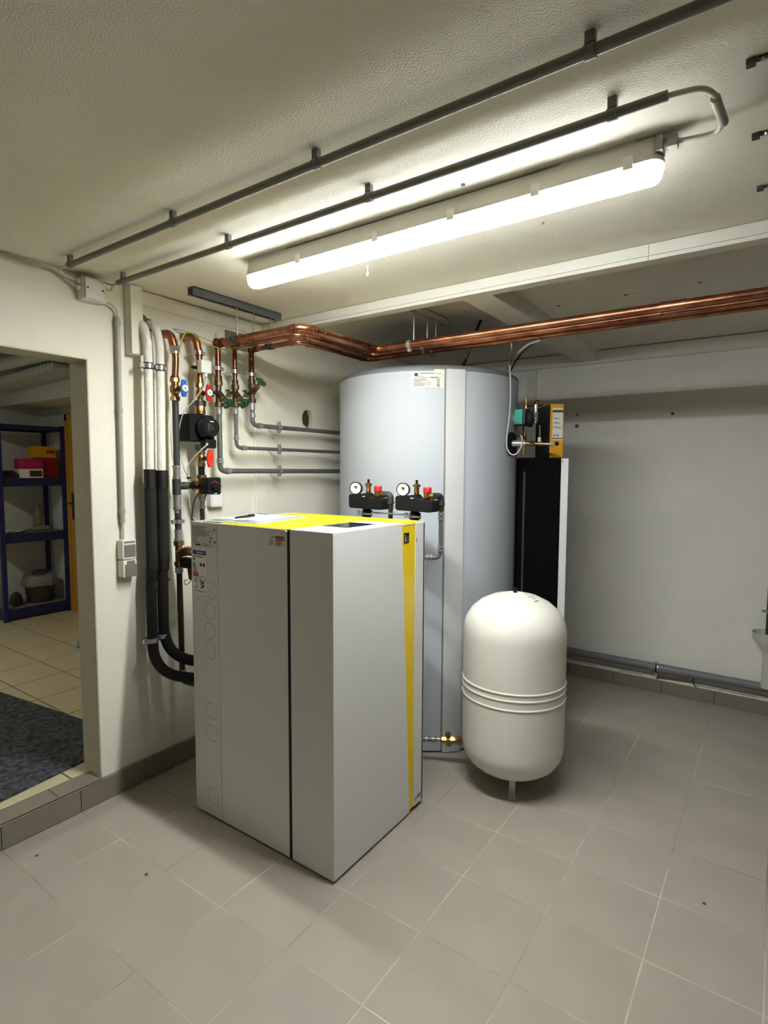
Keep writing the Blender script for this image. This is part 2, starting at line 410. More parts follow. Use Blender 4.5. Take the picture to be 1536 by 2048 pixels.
# ---------------- adjoining room
ff = struct(B(-5.75, WB+.048, -2.2, 1.85, -.1, SZ-.0015).build('floor_far', 'grout_dark', smooth=False), 'beige tiled floor of the adjoining room', 'floor')
lay_tiles(ff, -5.7, -1.778, -1.4, 1.66, SZ, -1.778, .02, .38, .345, 'beige_tile', g=.004)
struct(B(-5.85, -5.7, -2.2, 1.85, 0, 3.0).build('wall_far', 'far_wall', smooth=False), 'white wall behind the blue shelf', 'wall')
struct(B(-5.7, WB-.002, 1.675, 1.86, 0, 3.0).build('wall_far_right', 'far_wall', smooth=False), 'white wall with the brown door in the adjoining room', 'wall')
struct(B(-5.7, WB-.002, -2.35, -2.2, 0, 3.0).build('wall_far_left', 'far_wall', smooth=False), 'white wall of the adjoining room out of view', 'wall')
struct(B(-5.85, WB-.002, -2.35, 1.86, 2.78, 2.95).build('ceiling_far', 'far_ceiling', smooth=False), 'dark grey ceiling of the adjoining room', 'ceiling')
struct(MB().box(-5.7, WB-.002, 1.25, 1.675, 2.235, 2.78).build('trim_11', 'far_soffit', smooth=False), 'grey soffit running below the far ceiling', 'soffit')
cs = MB()
for k in range(22):
    cs.cyl((-5.2+.06*k, 1.0, 2.40+.002*k), (-5.2+.06*k, 1.245, 2.40+.002*k), .034, n=10)
tag(cs.build('corrugated_sheet', 'far_soffit'), 'grey corrugated sheet under the far ceiling', 'sheet')
tag(MB().tube([(-5.68, .92, 2.515), (-2.0, .92, 2.515)], .055, 20).build('ceiling_pipe', 'far_pipe'), 'thick pale pipe under the ceiling of the adjoining room', 'pipe')
d1 = thing('door_1', 'brown wooden door standing beside the blue shelf', 'door', (-4.6, 1.645, SZ)); d1['kind'] = 'structure'
B(-5.06, -4.16, 1.655, 1.675, SZ, 2.10).build('door_leaf', 'wood_door', d1)
MB().box(-5.105, -5.06, 1.640, 1.675, SZ, 2.16).box(-4.16, -4.10, 1.640, 1.675, SZ, 2.16).box(-5.105, -4.10, 1.640, 1.675, 2.10, 2.16).build('door_frame', 'wood_door', d1)
B(-5.06, -4.16, 1.650, 1.675, 1.98, 2.10).build('transom', 'box_yellow', d1)
hd = MB().box(-5.025, -4.985, 1.647, 1.655, 1.08, 1.36).build('handle_plate', 'pipe_dark', d1, bevel=.004)
MB().tube(rpath([(-5.005, 1.647, 1.25), (-5.005, 1.600, 1.25), (-4.90, 1.600, 1.25)], .012), .008, 8).build('handle', 'pipe_dark', hd)
Mm = Matrix.Translation((-2.75, -.26, SZ)) @ Matrix.Rotation(math.radians(7), 4, 'Z')
tag(MB().box(-.86, .905, -.62, .585, 0, .008).xf(Mm).build('doormat', 'carpet', bevel=.002), 'large dark grey fleecy mat inside the doorway', 'mat')
tag(MB().lathe((-3.75, 1.105, SZ), (0, 0, 1), [(.06, 0), (.075, .025), (.065, .06), (.04, .085), (0, .095)], 14).build('cloth_bundle', 'teal_cloth'), 'small grey-blue bundle on the beige tiles by the doorway', 'bundle')
sh = thing('metal_shelf', 'dark blue metal shelf rack in the adjoining room', 'shelf', (-5.34, 1.36, SZ))
for y in (1.02, 1.61):
    for x in (-5.145, -5.56):
        B(x, x+.035, y, y+.04, SZ, 2.04).build('post', 'shelf_blue', sh)
for z0, z1 in ((SZ+.02, .225), (.875, .965), (1.43, 1.51), (1.985, 2.03)):
    MB().box(-5.14, -5.13, 1.06, 1.61, z0, z1).box(-5.55, -5.54, 1.06, 1.61, z0, z1).box(-5.54, -5.14, 1.035, 1.045, z0, z1).box(-5.54, -5.14, 1.625, 1.635, z0, z1).build('shelf_beam', 'shelf_blue', sh, smooth=False)
    B(-5.54, -5.14, 1.05, 1.62, z1-.012, z1+.002).build('shelf_board', 'shelf_board', sh, smooth=False)
b1 = thing('carton', 'magenta carton on the upper shelf beside a red box', 'box', (-5.22, 1.33, 1.512))
B(-5.32, -5.13, 1.245, 1.43, 1.60, 1.705).build('box_body', 'box_pink', b1)
B(-5.32, -5.13, 1.245, 1.43, 1.512, 1.60).build('lower_box', 'paper', b1)
B(-5.131, -5.128, 1.305, 1.42, 1.525, 1.585).build('printed_panel', 'ink', b1)
b2 = thing('carton', 'red carton on the upper shelf under a yellow box', 'box', (-5.28, 1.55, 1.512))
B(-5.38, -5.18, 1.44, 1.60, 1.512, 1.715).build('box_body', 'box_red', b2)
b3 = thing('carton', 'yellow carton stacked on the red box', 'box', (-5.28, 1.52, 1.716))
B(-5.38, -5.18, 1.40, 1.58, 1.716, 1.83).build('box_body', 'box_yellow', b3)
B(-5.181, -5.178, 1.49, 1.57, 1.76, 1.79).build('printed_label', 'ink_red', b3)
tag(MB().box(-5.5, -5.2, 1.06, 1.23, 1.512, 1.56).box(-5.45, -5.25, 1.1, 1.22, 1.56, 1.585).build('dark_case', 'bin_dark', bevel=.006), 'flat dark case on the upper shelf', 'case')
bn = thing('waste_bin', 'dark waste bin with a plastic bag at the shelf bottom', 'bin', (-5.33, 1.43, .228))
MB().lathe((-5.33, 1.44, .228), (0, 0, 1), [(.12, 0), (.15, .26), (.145, .26), (.11, .01), (0, .01)], 20).build('bin_body', 'bin_dark', bn)
mb = MB(); rnd = random.Random(5)
mb.lathe((-5.33, 1.44, .228), (0, 0, 1), [(.152, .17), (.165, .20), (.162, .25), (.15, .275), (.10, .29), (0, .28)], 14)
mb.v = [p+V((rnd.uniform(-.008, .008), rnd.uniform(-.008, .008), rnd.uniform(-.014, .014))) for p in mb.v]
mb.build('bin_bag', 'bag', bn)
MB().lathe((-5.33, 1.46, .49), (0, 0, 1), [(.09, 0), (.08, .05), (0, .07)], 9).build('rubbish', 'bin_dark', bn)
tag(MB().cyl((-5.26, 1.36, .992), (-5.24, 1.51, .992), .026, n=14).build('paper_roll', 'bag'), 'small white roll lying on the middle shelf', 'roll')
tag(MB().lathe((-5.40, 1.48, .967), (0, 0, 1), [(.045, 0), (.045, .18), (.03, .2), (.03, .26), (0, .26)], 12).build('jar', 'shelf_board'), 'brown jar at the rear of the middle shelf', 'jar')
mb = MB()
for k in range(5): mb.add([(-5.2+.02*k, 1.06+.03*k, .968+.004*k), (-5.3, 1.25+.02*k, .969+.004*k), (-5.42, 1.15+.02*k, .972+.004*k), (-5.36, 1.05, .972+.004*k)], [(0,1,2,3)])
tag(mb.build('loose_papers', 'paper'), 'loose papers lying on the middle shelf', 'papers')
tag(MB().lathe((-5.3, 1.2, .228), (0, 0, 1), [(.05, 0), (.06, .04), (.05, .1), (.02, .13), (0, .13)], 12).build('dark_pot', 'bin_dark'), 'small dark pot beside the waste bin', 'pot')

# ================================================================ HEAT PUMP
HX0, HX1, HY0, HY1, HT = -1.229, -.384, .325, .987, 1.372
hp = thing('heat_pump', 'large white and yellow floor-standing heat pump cabinet', 'heat pump', ((HX0+HX1)/2, (HY0+HY1)/2, 0))
B(HX0+.02, HX1-.02, HY0+.02, HY1-.02, 0, .03).build('plinth', 'black_gap', hp, smooth=False)
B(HX0+.003, -.39, HY0+.018, HY1-.003, .014, HT-.012).build('core', 'black_gap', hp, smooth=False)
pl = B(HX0, -1.0445, HY0, HY0+.02, .014, HT-.008).build('side_panel', 'hp_white', hp, bevel=.0015)
B(-1.0425, -.621, HY0, HY0+.02, .014, HT-.008).build('side_panel', 'hp_white', hp, bevel=.0015)
B(HX0, HX0+.015, HY0+.021, HY1, .014, HT-.008).build('side_panel', 'hp_white', hp, bevel=.0015)
B(HX0, HX1, HY1-.015, HY1, .014, HT-.008).build('rear_panel', 'hp_white', hp, bevel=.0015)
B(-.40, HX1, .907, HY1-.0005, .022, HT-.004).build('corner_panel', 'hp_white', hp, bevel=.003)
B(-.6208, -.6062, HY0+.002, HY0+.03, .016, HT-.004).build('gap_shade_strip', 'black_gap', hp, smooth=False)  # black strip set in the gap to stand for its shade
# top: white border with yellow lid
B(HX0, -.63, HY0, HY1, HT-.008, HT-.002).build('top_panel', 'hp_top_white', hp, bevel=.001)
B(-.63, -.386, .80, HY1, HT-.010, HT-.0035).build('top_panel', 'hp_top_white', hp, bevel=.001)
MB().prism([(-1.03, HY0+.004, HT-.003), (-.622, HY0+.004, HT-.003), (-.622, .797, HT-.003), (-.389, .797, HT-.003), (-.389, HY1-.03, HT-.003), (-1.19, HY1-.03, HT-.003)], (0, 0, .004)).build('yellow_lid', 'hp_yellow', hp, bevel=.001)
# yellow wedge panel on the right flank
B(-.405, -.388, .77, .906, .02, HT-.006).build('yellow_panel', 'hp_yellow', hp, bevel=.002)
# hood: shell whose rear edge leans back towards the floor
hood = MB().prism([(HX1, HY0, .012), (HX1, .872, .012), (HX1, .792, HT), (HX1, HY0, HT)], (-.606-HX1, 0, 0)).build('front_hood', 'hp_white', hp, bevel=.003)
MB().prism([(-.607, HY0+.002, HT-.0005), (HX1-.002, HY0+.002, HT-.0005), (HX1-.002, .79, HT-.0005), (-.607, .79, HT-.0005)], (0, 0, .0012)).build('top_cover', 'hp_top_white', hood)
B(-.592, -.455, .50, .69, HT, HT+.002).build('display', 'screen', hp, bevel=.001)
# badge
bd = B(HX1-.004, HX1-.0015, .812, .853, 1.282, 1.328).build('badge', 'black_plastic', hp, bevel=.0008, label='black badge lettered iD')
text_mb('i', .046, frame((HX1-.0012, .8165, 1.289), EY, UP), .0008).build('letter_i', 'dial_white', bd, smooth=False)
text_mb('D', .030, frame((HX1-.0012, .829, 1.289), EY, UP), .0008).build('letter_d', 'line_grey', bd, smooth=False)
B(HX1, HX1+.002, .9115, .9165, 1.278, 1.296).build('lock', 'ink_light', hp)
MB().prism([(HX1, .917, .040), (HX1, .930, .052), (HX1, .921, .066)], (.0006, 0, 0)).build('foot_logo', 'line_grey', hp, smooth=False)
for k in range(3): MB().box(HX1, HX1+.0006, .934+.012*k, .943+.012*k, .050, .068).build('foot_lettering', 'line_grey', hp, smooth=False)
# stickers on the shaded flank (normal -Y)
def lines(mb, x0, x1, z0, z1, n, y, rnd, h=.0032, full=.9):
    for i in range(n):
        z = z1-(i+.5)*(z1-z0)/n; x = x0; end = x0+(x1-x0)*rnd.uniform(.45, full)
        while x < end:
            L = rnd.uniform(.006, .03); mb.box(x, min(x+L, end), y-.0006, y, z-h/2, z+h/2); x += L+.003
    return mb
yF = HY0
rnd = random.Random(11)
np_ = B(-1.224, -1.048, yF-.0006, yF, 1.258, 1.358).build('nameplate_sticker', 'sticker', hp, smooth=False)
mb = lines(MB(), -1.216, -1.06, 1.305, 1.352, 8, yF-.0006, rnd, .0028); lines(mb, -1.216, -1.15, 1.272, 1.303, 4, yF-.0006, rnd, .0028)
for x, z in ((-1.092, 1.297), (-1.098, 1.28), (-1.066, 1.28), (-1.068, 1.335)): mb.box(x, x+.012, yF-.0012, yF-.0006, z, z+.010)
lines(mb, -1.14, -1.07, 1.262, 1.276, 3, yF-.0006, rnd, .0022)
mb.build('printed_text', 'ink_light', np_, smooth=False)
B(-1.195, -1.16, yF-.0012, yF-.0006, 1.263, 1.271).build('barcode', 'ink', np_, smooth=False)
el = B(-1.222, -1.118, yF-.0006, yF, 1.043, 1.246).build('energy_label', 'paper', hp, smooth=False)
B(-1.217, -1.123, yF-.0012, yF-.0006, 1.221, 1.241).build('blue_header', 'ink_blue', el, smooth=False)
text_mb('ENERG', .016, frame((-1.188, yF-.0014, 1.2255), EX, UP), .0006).build('header_text', 'dial_white', el, smooth=False)
mb = MB(); lines(mb, -1.216, -1.126, 1.208, 1.216, 1, yF-.0006, rnd); mb.box(-1.214, -1.202, yF-.0012, yF-.0006, 1.195, 1.205)
mb.box(-1.217, -1.123, yF-.0012, yF-.0006, 1.1195, 1.121).box(-1.188, -1.187, yF-.0012, yF-.0006, 1.062, 1.12).box(-1.217, -1.123, yF-.0012, yF-.0006, 1.054, 1.056)
for x, z in ((-1.206, 1.107), (-1.206, 1.096), (-1.205, 1.07), (-1.172, 1.107), (-1.170, 1.095), (-1.14, 1.107)): mb.box(x, x+.012, yF-.0012, yF-.0006, z, z+.004)
for x in (-1.170, -1.148): mb.prism([(x, yF-.0006, 1.176), (x+.006, yF-.0006, 1.169), (x+.017, yF-.0006, 1.169), (x+.017, yF-.0006, 1.184), (x+.006, yF-.0006, 1.184)], (0, -.0006, 0))
mb.build('printed_text', 'ink', el, smooth=False)
mb = MB()
for k in range(9): mb.box(-1.162+.004*(k % 4), -1.152+.005*(k % 4), yF-.0012, yF-.0006, 1.068+.004*k, 1.073+.004*k)
mb.build('map_print', 'ink_blue', el, smooth=False)
for k, c in enumerate(('en_green', 'en_green', 'en_green', 'en_yellow', 'en_yellow', 'en_orange', 'ink_red', 'ink_red')):
    B(-1.216, -1.200+.003*k, yF-.0012, yF-.0006, 1.184-.0078*k-.0062, 1.184-.0078*k).build('energy_bar', c, el, smooth=False)
rs = B(-.722, -.629, yF-.0006, yF, 1.298, 1.358).build('installer_sticker', 'sticker', hp, smooth=False)
mb = MB(); mb.prism([(-.72, yF-.0006, 1.336), (-.70, yF-.0006, 1.334), (-.68, yF-.0006, 1.334), (-.68, yF-.0006, 1.338), (-.70, yF-.0006, 1.338)], (0, -.0006, 0)); lines(mb, -.72, -.685, 1.301, 1.327, 5, yF-.0006, rnd, .0022)
mb.build('printed_text', 'ink_light', rs, smooth=False)
mb = lines(MB(), -.682, -.632, 1.301, 1.323, 4, yF-.0006, rnd, .0026, 1.0); mb.box(-.682, -.634, yF-.0012, yF-.0006, 1.324, 1.329).build('red_text', 'ink_red', rs, smooth=False)
for k in range(4): B(-.681+.012*k, -.671+.012*k, yF-.0012, yF-.0006, 1.331, 1.341).build('logo_letter', 'ink_dark_red', rs, smooth=False)
def circle_line(z, x=-1.105, r=.0385):
    mb = MB(); N = 40; w_ = .0009
    for i in range(N):
        a, b = 2*PI*i/N, 2*PI*(i+1)/N
        mb.add([(x+(r+s)*math.cos(q), yF-.0002, z+(r+s)*math.sin(q)) for q, s in ((a, -w_), (b, -w_), (b, w_), (a, w_))], [(0,1,2,3)])
    return mb
for k, z in enumerate((1.068, .972, .881, .792, .512, .407, .110)):
    circle_line(z, -1.092 if k == 0 else -1.105).build('knockout_ring', 'line_grey', pl, smooth=False)
# small black connector on the rear left of the top
tag(MB().box(-1.225, -1.16, .66, .74, HT-.001, HT+.008).build('rubber_grommet', 'black_plastic', bevel=.003), 'flat black rubber grommet on the rear edge of the heat pump', 'grommet')
# booklet and pen
bk = thing('booklet', 'open paper booklet with bluish pages on the heat pump', 'booklet', (-1.05, .60, HT))
Mb = Matrix.Translation((-1.03, .545, HT+.002)) @ Matrix.Rotation(math.radians(10), 4, 'Z')
MB().box(-.15, .15, -.195, .195, 0, .003).xf(Mb).build('cover', 'paper_cream', bk)
for k, (c, s) in enumerate((('paper_blue', 1), ('paper', .97), ('paper_blue', .93), ('paper', .9))):
    mb = MB(); n = 10; vs = []
    for i in range(n+1):
        u = i/n; x = -.15*s+.295*s*u
        h = .003+k*.0016+.003*abs(math.sin(u*PI*2.0))*(1 if k % 2 else .6)
        vs += [(x, -.18*s+.004*k, h), (x, .18*s, .003+k*.0016)]
    mb.add([Mb @ V(p) for p in vs], [(2*i, 2*i+2, 2*i+3, 2*i+1) for i in range(n)])
    mb.build('page', c, bk)
pn = thing('pen', 'black ballpoint pen lying on the booklet', 'pen', (-1.10, .55, HT+.018))
d = V((-.035, .175, 0)).normalized(); p0 = V((-1.02, .40, HT+.0185))
MB().lathe(p0, d, [(.001, 0), (.005, .012), (.006, .10), (.006, .145), (0, .147)], 10).build('barrel', 'black_plastic', pn)
MB().tube([p0+d*.10+UP*.007, p0+d*.145+UP*.007], .0018, 6).build('clip', 'pipe_dark', pn)

# ================================================================ BUFFER TANK
TC = V((-.914, 1.897, 0)); TR = .564; TZ = 2.150
tk = thing('buffer_tank', 'tall white cylindrical buffer tank behind the heat pump', 'tank', TC)
MB().lathe(TC, UP, [(TR-.03, 0), (TR-.03, .012), (TR, .012), (TR, TZ-.006), (TR-.006, TZ), (0, TZ)], 96).build('jacket', 'tank_white', tk)
MB().lathe(TC+UP*(TZ-.001), UP, [(TR+.0015, -.004), (TR+.0015, .006), (TR-.004, .016), (TR-.03, .03), (TR-.12, .036), (0, .038)], 96).build('lid', 'tank_lid', tk)
def tank_pt(deg, r, z): a = math.radians(deg); return V((TC.x+r*math.cos(a), TC.y+r*math.sin(a), z))
def tank_patch(d0, d1, z0, z1, r0, r1, n=10):
    mb = MB(); vs = []; fs = []
    for i in range(n+1):
        dg = d0+(d1-d0)*i/n
        vs += [tank_pt(dg, r0, z0), tank_pt(dg, r1, z0), tank_pt(dg, r1, z1), tank_pt(dg, r0, z1)]
    for i in range(n):
        a = 4*i; b = a+4
        fs += [(a+1, b+1, b+2, a+2), (a, a+3, b+3, b), (a, b, b+1, a+1), (a+2, b+2, b+3, a+3)]
    fs += [(0, 1, 2, 3), (4*n, 4*n+3, 4*n+2, 4*n+1)]
    return mb.add(vs, fs)
tank_patch(-49.4, -38.6, -.002+.006, TZ+.002, TR-.002, TR+.009, 6).build('cover_strip', 'tank_strip', tk, bevel=.002)
tank_patch(-50.2, -49.5, .012, TZ, TR-.002, TR+.0015, 2).build('seam', 'line_grey', tk)
lb = tank_patch(-68.6, -50.8, 2.052, 2.135, TR, TR+.0012, 8).build('rating_plate', 'sticker', tk)
rnd = random.Random(2)
mb = MB()
def tl(d0, d1, z, h):
    global mb
    q = tank_patch(d0, d1, z-h/2, z+h/2, TR+.0012, TR+.0016, 4); mb.add(q.v, q.f)
tl(-65.5, -61.5, 2.1135, .0012); tl(-64, -55, 2.1285, .003); tl(-55, -52, 2.128, .004); tl(-67.5, -52, 2.1075, .0012); tl(-58, -54, 2.1055, .003)
for k, z in enumerate((2.099, 2.092, 2.085, 2.077, 2.070, 2.063)):
    tl(-67.4, -62.5+rnd.uniform(-1, 2.5), z, .0025); tl(-62+2, -58+rnd.uniform(-1, 1), z, .0022) if k in (2, 3, 4) else None
    tl(-54.6, -53, z, .003)
mb.build('printed_text', 'ink', lb, smooth=False)
q = tank_patch(-67, -65, 2.114, 2.131, TR+.0012, TR+.0016, 2); q.build('logo_block', 'ink', lb, smooth=False)
a = math.radians(-53.8); tx = V((-math.sin(a), math.cos(a), 0))
text_mb('CE', .013, frame(tank_pt(-54.4, TR+.0024, 2.056), tx, UP), .0006).build('mark', 'ink', lb, smooth=False)
mb = tank_patch(-56, -50.6, 2.128, 2.150, TR+.0012, TR+.0022, 3); mb.build('tape_strip', 'sticker', tk)

# ================================================================ EXPANSION VESSEL
VC = V((-.107, 1.414, 0)); VR = .255
ve = thing('expansion_vessel', 'white round expansion vessel standing on short legs', 'expansion vessel', VC)
prof = [(0, .072), (.06, .073), (.12, .082), (.18, .104), (.222, .136), (.247, .178), (VR-.001, .215), (VR, .235), (VR, .26)]
for z in (.483, .528, .560):
    prof += [(VR, z-.012), (VR, z-.0055), (VR+.003, z-.004), (VR+.0048, z), (VR+.003, z+.004), (VR, z+.0055), (VR, z+.009)]
prof += [(VR, .76), (VR, .79), (VR-.0005, .805), (.2515, .83), (.240, .868), (.214, .910), (.172, .946), (.115, .974), (.055, .988), (0, .991)]
MB().lathe(VC, UP, prof, 72).build('shell', 'vessel_white', ve)
for k in range(3):
    dg = -66+120*k; a = math.radians(dg); dr = V((math.cos(a), math.sin(a), 0)); tn = V((-math.sin(a), math.cos(a), 0))
    c = VC+dr*.125
    lg = MB().prism([c-tn*.015+UP*.004, c+tn*.015+UP*.004, c+tn*.015+UP*.10, c-tn*.015+UP*.10], dr*.004)
    lg.prism([c-tn*.017, c+tn*.017, c+tn*.017+dr*.035, c-tn*.017+dr*.035], UP*.004)
    o = lg.build('leg', 'white_plastic', ve)
    MB().lathe(c+dr*.02+UP*.004, UP, [(.009, 0), (.009, .006), (0, .008)], 6).build('bolt', 'steel', o)
MB().lathe(VC+V((.0, .0, .990)), UP, [(.042, -.004), (.040, .0015), (0, .003)], 28).build('top_plate', 'paper', ve)
MB().cyl(VC+UP*.99, VC+UP*1.018, .010, n=14).build('valve_cap', 'black_plastic', ve)
mb = MB(); rnd = random.Random(9)
for i in range(3):
    for j in range(3):
        cx, cy = .078+.018*i+.004*j, .010+.016*j-.016*i
        p = VC+V((cx, cy-.03, 0)); r_ = (p-VC).length; z = .9885-.16*max(0, r_-.04)-.9*max(0, r_-.05)**2
        if rnd.random() < .85: mb.lathe(p+UP*(z-.001), (cx*.3, 0, 1), [(.006, 0), (.006, .0022)], 5)
mb.build('printed_marks', 'ink', ve, smooth=False)
# connection line with brass service valve
cp = thing('vessel_connection', 'pressed steel pipe stub with brass service valve joined to the vessel', 'pipe fitting', (-.5, 1.40, .05))
A = V((-.375, 1.40, .148)); Bp = V((-.80, 1.17, .140)); D = (Bp-A).normalized()
MB().tube([A+D*.12, Bp], .013, 14).build('pipe', 'press_steel', cp)
mb = MB()
for s in (.135, .165, .20): mb.ring(A+D*s, D, .0175, .012)
build_each(mb, 'press_sleeve', 'galv', cp)
MB().cyl(A-D*.008, A+D*.004, .026, n=24).build('white_flange', 'vessel_white', cp)
mb = MB(); mb.ring(A+D*.022, D, .024, .03, 8).cyl(A+D*.036, A+D*.12, .015, n=14).ring(A+D*.06, D, .021, .022, 6).ring(A+D*.105, D, .019, .025, 6)
mb.cyl(A+D*.085-UP*.03, A+D*.085+UP*.035, .012, n=12).ring(A+D*.085+UP*.034, UP, .014, .014, 8).cyl(A+D*.072-UP*.036, A+D*.072-UP*.01, .004, .012, n=10)
mb.build('service_valve', 'brass', cp)

# ================================================================ FRESH WATER STATION + BINDER
Ms = Matrix.Translation((-.077, 2.136, 0)) @ Matrix.Rotation(math.radians(25), 4, 'Z')   # local x along the black flank, origin at the front right corner
st = thing('station_cabinet', 'tall black-sided cabinet with white front cover beside the tank', 'cabinet', (-.22, 2.25, 0))
B(-.292, -.043, 0, .38, 0, 1.683).xf(Ms).build('body', 'cab_black', st, bevel=.003)
B(-.0425, 0, -.003, .383, 0, 1.678).xf(Ms).build('front_cover', 'cab_white', st, bevel=.003)
B(-.262, -.25, -.006, 0, .2, 1.60).xf(Ms).build('edge_profile', 'bin_dark', st)
B(-.037, -.032, -.0045, -.003, 1.655, 1.667).xf(Ms).build('mark', 'ink', st)
# ring binder
Mb = Matrix.Translation((-.152, 2.128, 1.684)) @ Matrix.Rotation(math.radians(37), 4, 'Z')   # local x along spine width, y backwards
bi = thing('ring_binder', 'yellow-spined black ring binder standing on the cabinet', 'binder', Mb.translation)
W = .04
B(-W, W, 0, .004, 0, .32).xf(Mb).build('spine', 'binder_yellow', bi, bevel=.001)
MB().box(-W, -W+.004, .003, .285, 0, .318).xf(Mb).build('cover_board', 'binder_black', bi)
MB().box(W-.004, W, .003, .285, 0, .318).xf(Mb).build('cover_board', 'binder_black', bi)
MB().box(-W+.006, W-.008, .03, .27, .006, .303).xf(Mb).build('paper_block', 'paper', bi)
ls = MB().box(-.027, .036, -.0008, 0, .105, .297).xf(Mb).build('spine_label', 'sticker', bi, smooth=False)
for z0, z1 in ((.270, .284), (.112, .118)): MB().box(-.027, .036, -.0014, -.0008, z0, z1).xf(Mb).build('black_band', 'ink', ls, smooth=False)
for z, L, sd in ((.236, .040, 1), (.209, .044, 2), (.182, .052, 3)):      # three lines of illegible handwriting
    r_ = random.Random(sd); n = 22; pts = []
    for i in range(n): pts.append(Mb @ V((-.0245+L*i/(n-1), -.0014, z-.004*i/n+(.0035 if i % 2 else -.0025)*r_.uniform(.4, 1.3)+(.006 if i in (0, 9) else 0))))
    MB().tube(pts, .0011, 5).build('handwriting', 'ink', ls, smooth=False)
MB().lathe(Mb @ V((-.014, -.0006, .133)), Mb.to_3x3() @ V((0, -1, 0)), [(.0065, 0), (.0065, .0006)], 14).lathe(Mb @ V((.006, -.0006, .133)), Mb.to_3x3() @ V((0, -1, 0)), [(.007, 0), (.007, .0006)], 14).build('seal_mark', 'ink_light', ls, smooth=False)
MB().lathe(Mb @ V((.003, .0005, .084)), Mb.to_3x3() @ V((0, -1, 0)), [(.0135, 0), (.0135, .0012), (.0115, .0012), (.0115, .0008)], 20).build('finger_hole', 'black_gap', bi)
# pump group on the tank's side
pg = thing('station_pump', 'small circulation pump with a green face between tank and binder', 'pump', (-.30, 1.96, 1.70))
MB().lathe((-.352, 1.905, 1.761), (1, 0, 0), [(.07, 0), (.07, .012), (.055, .016)], 28).build('flange', 'black_matte', pg)
MB().tube([(-.345, 1.905, 1.763), (-.27, 1.93, 1.763)], .020, 16).build('insulated_stub', 'galv', pg)
mb = MB(); mb.tube([(-.27, 1.93, 1.763), (-.17, 1.97, 1.760)], .011, 12); mb.ring((-.235, 1.944, 1.762), (.1, .04, 0), .015, .03, 6)
mb.tube([(-.28, 1.93, 1.75), (-.28, 1.93, 1.69)], .008, 10); mb.ring((-.28, 1.93, 1.70), UP, .011, .014, 8); mb.ring((-.28, 1.93, 1.735), UP, .011, .012, 8)
mb.tube([(-.275, 1.93, 1.76), (-.275, 1.93, 1.83)], .009, 10); mb.ring((-.275, 1.93, 1.795), UP, .014, .02, 6)
mb.build('pipe_fittings', 'brass', pg)
MB().tube([(-.17, 1.97, 1.760), (-.125, 1.985, 1.758)], .008, 10).ring((-.13, 1.985, 1.757), (1, .3, 0), .012, .016, 8).build('hose_end', 'galv', pg)
MB().lathe((-.36, 1.955, 1.91), V((1, -.15, 0)), [(.028, 0), (.038, .008), (.038, .055), (.03, .06)], 24).build('motor', 'galv', pg)
MB().box(-.325, -.262, 1.90, 1.985, 1.868, 1.965).build('control_housing', 'black_plastic', pg, bevel=.006)
MB().box(-.328, -.280, 1.896, 1.902, 1.875, 1.960).build('face_plate', 'teal', pg, bevel=.003)
B(-.322, -.298, 1.8945, 1.8965, 1.881, 1.886).build('face_mark', 'ink', pg)
mb = MB(); mb.lathe((-.285, 1.97, 1.975), UP, [(.010, -.02), (.011, .005), (.008, .018), (.006, .022), (.006, .052), (0, .053)], 12)
mb.build('air_vent', 'brass', pg)
MB().lathe((-.255, 1.955, 1.905), (1, .3, 0), [(.036, -.02), (.045, -.01), (.045, .012), (.03, .02)], 20).build('volute', 'black_matte', pg)
MB().tube(bez([(-.235, 1.97, 1.99), (-.225, 1.965, 2.01), (-.21, 1.96, 2.012), (-.20, 1.96, 2.00)], 10), .003, 6).tube([(-.285, 1.97, 1.985), (-.19, 1.985, 1.985)], .006, 8).build('bleed_pipe', 'copper_dark', pg)
mb = MB(); mb.cyl((-.225, 1.97, 1.965), (-.225, 1.97, 1.99), .012, n=12).cyl((-.225, 1.97, 1.885), (-.225, 1.97, 1.965), .010, n=12).ring((-.225, 1.97, 1.93), UP, .014, .03, 6).ring((-.225, 1.97, 1.90), UP, .013, .012, 6)
mb.build('relief_valve', 'steel', pg)
MB().box(-.315, -.275, 1.895, 1.93, 1.80, 1.865).build('cable_plug', 'black_plastic', pg, bevel=.006)
tag(MB().tube([(-.205, 1.985, 1.87), (-.203, 1.985, 1.80)], .0035, 6).box(-.212, -.196, 1.975, 1.99, 1.75, 1.80).build('sensor', 'galv'), 'slim grey sensor with lead hanging before the binder', 'sensor')
tag(MB().tube(bez([(-.318, 1.80, 2.345), (-.314, 1.80, 2.297), (-.324, 1.80, 2.229), (-.316, 1.80, 2.116), (-.315, 1.80, 1.948), (-.330, 1.80, 1.808), (-.329, 1.80, 1.736), (-.304, 1.80, 1.699), (-.276, 1.81, 1.699), (-.258, 1.83, 1.735), (-.27, 1.88, 1.79), (-.288, 1.90, 1.81)], 60), .0042, 8).build('grey_cable', 'cable_grey'), 'thin grey cable looping down the tank side to the pump', 'cable')
tag(MB().tube(bez([(-.19, 1.92, 2.345), (-.27, 1.91, 2.32), (-.335, 1.90, 2.26), (-.385, 1.90, 2.18)], 20), .0065, 8).build('sensor_conduit', 'cable_grey'), 'thick grey cable arching onto the tank top', 'cable')
tag(MB().tube(bez([(-.175, 1.93, 2.36), (-.27, 1.925, 2.31), (-.33, 1.92, 2.25), (-.37, 1.92, 2.18)], 20), .005, 8).build('sensor_lead', 'cable_black'), 'black lead beside the thick grey cable on the tank top', 'cable')
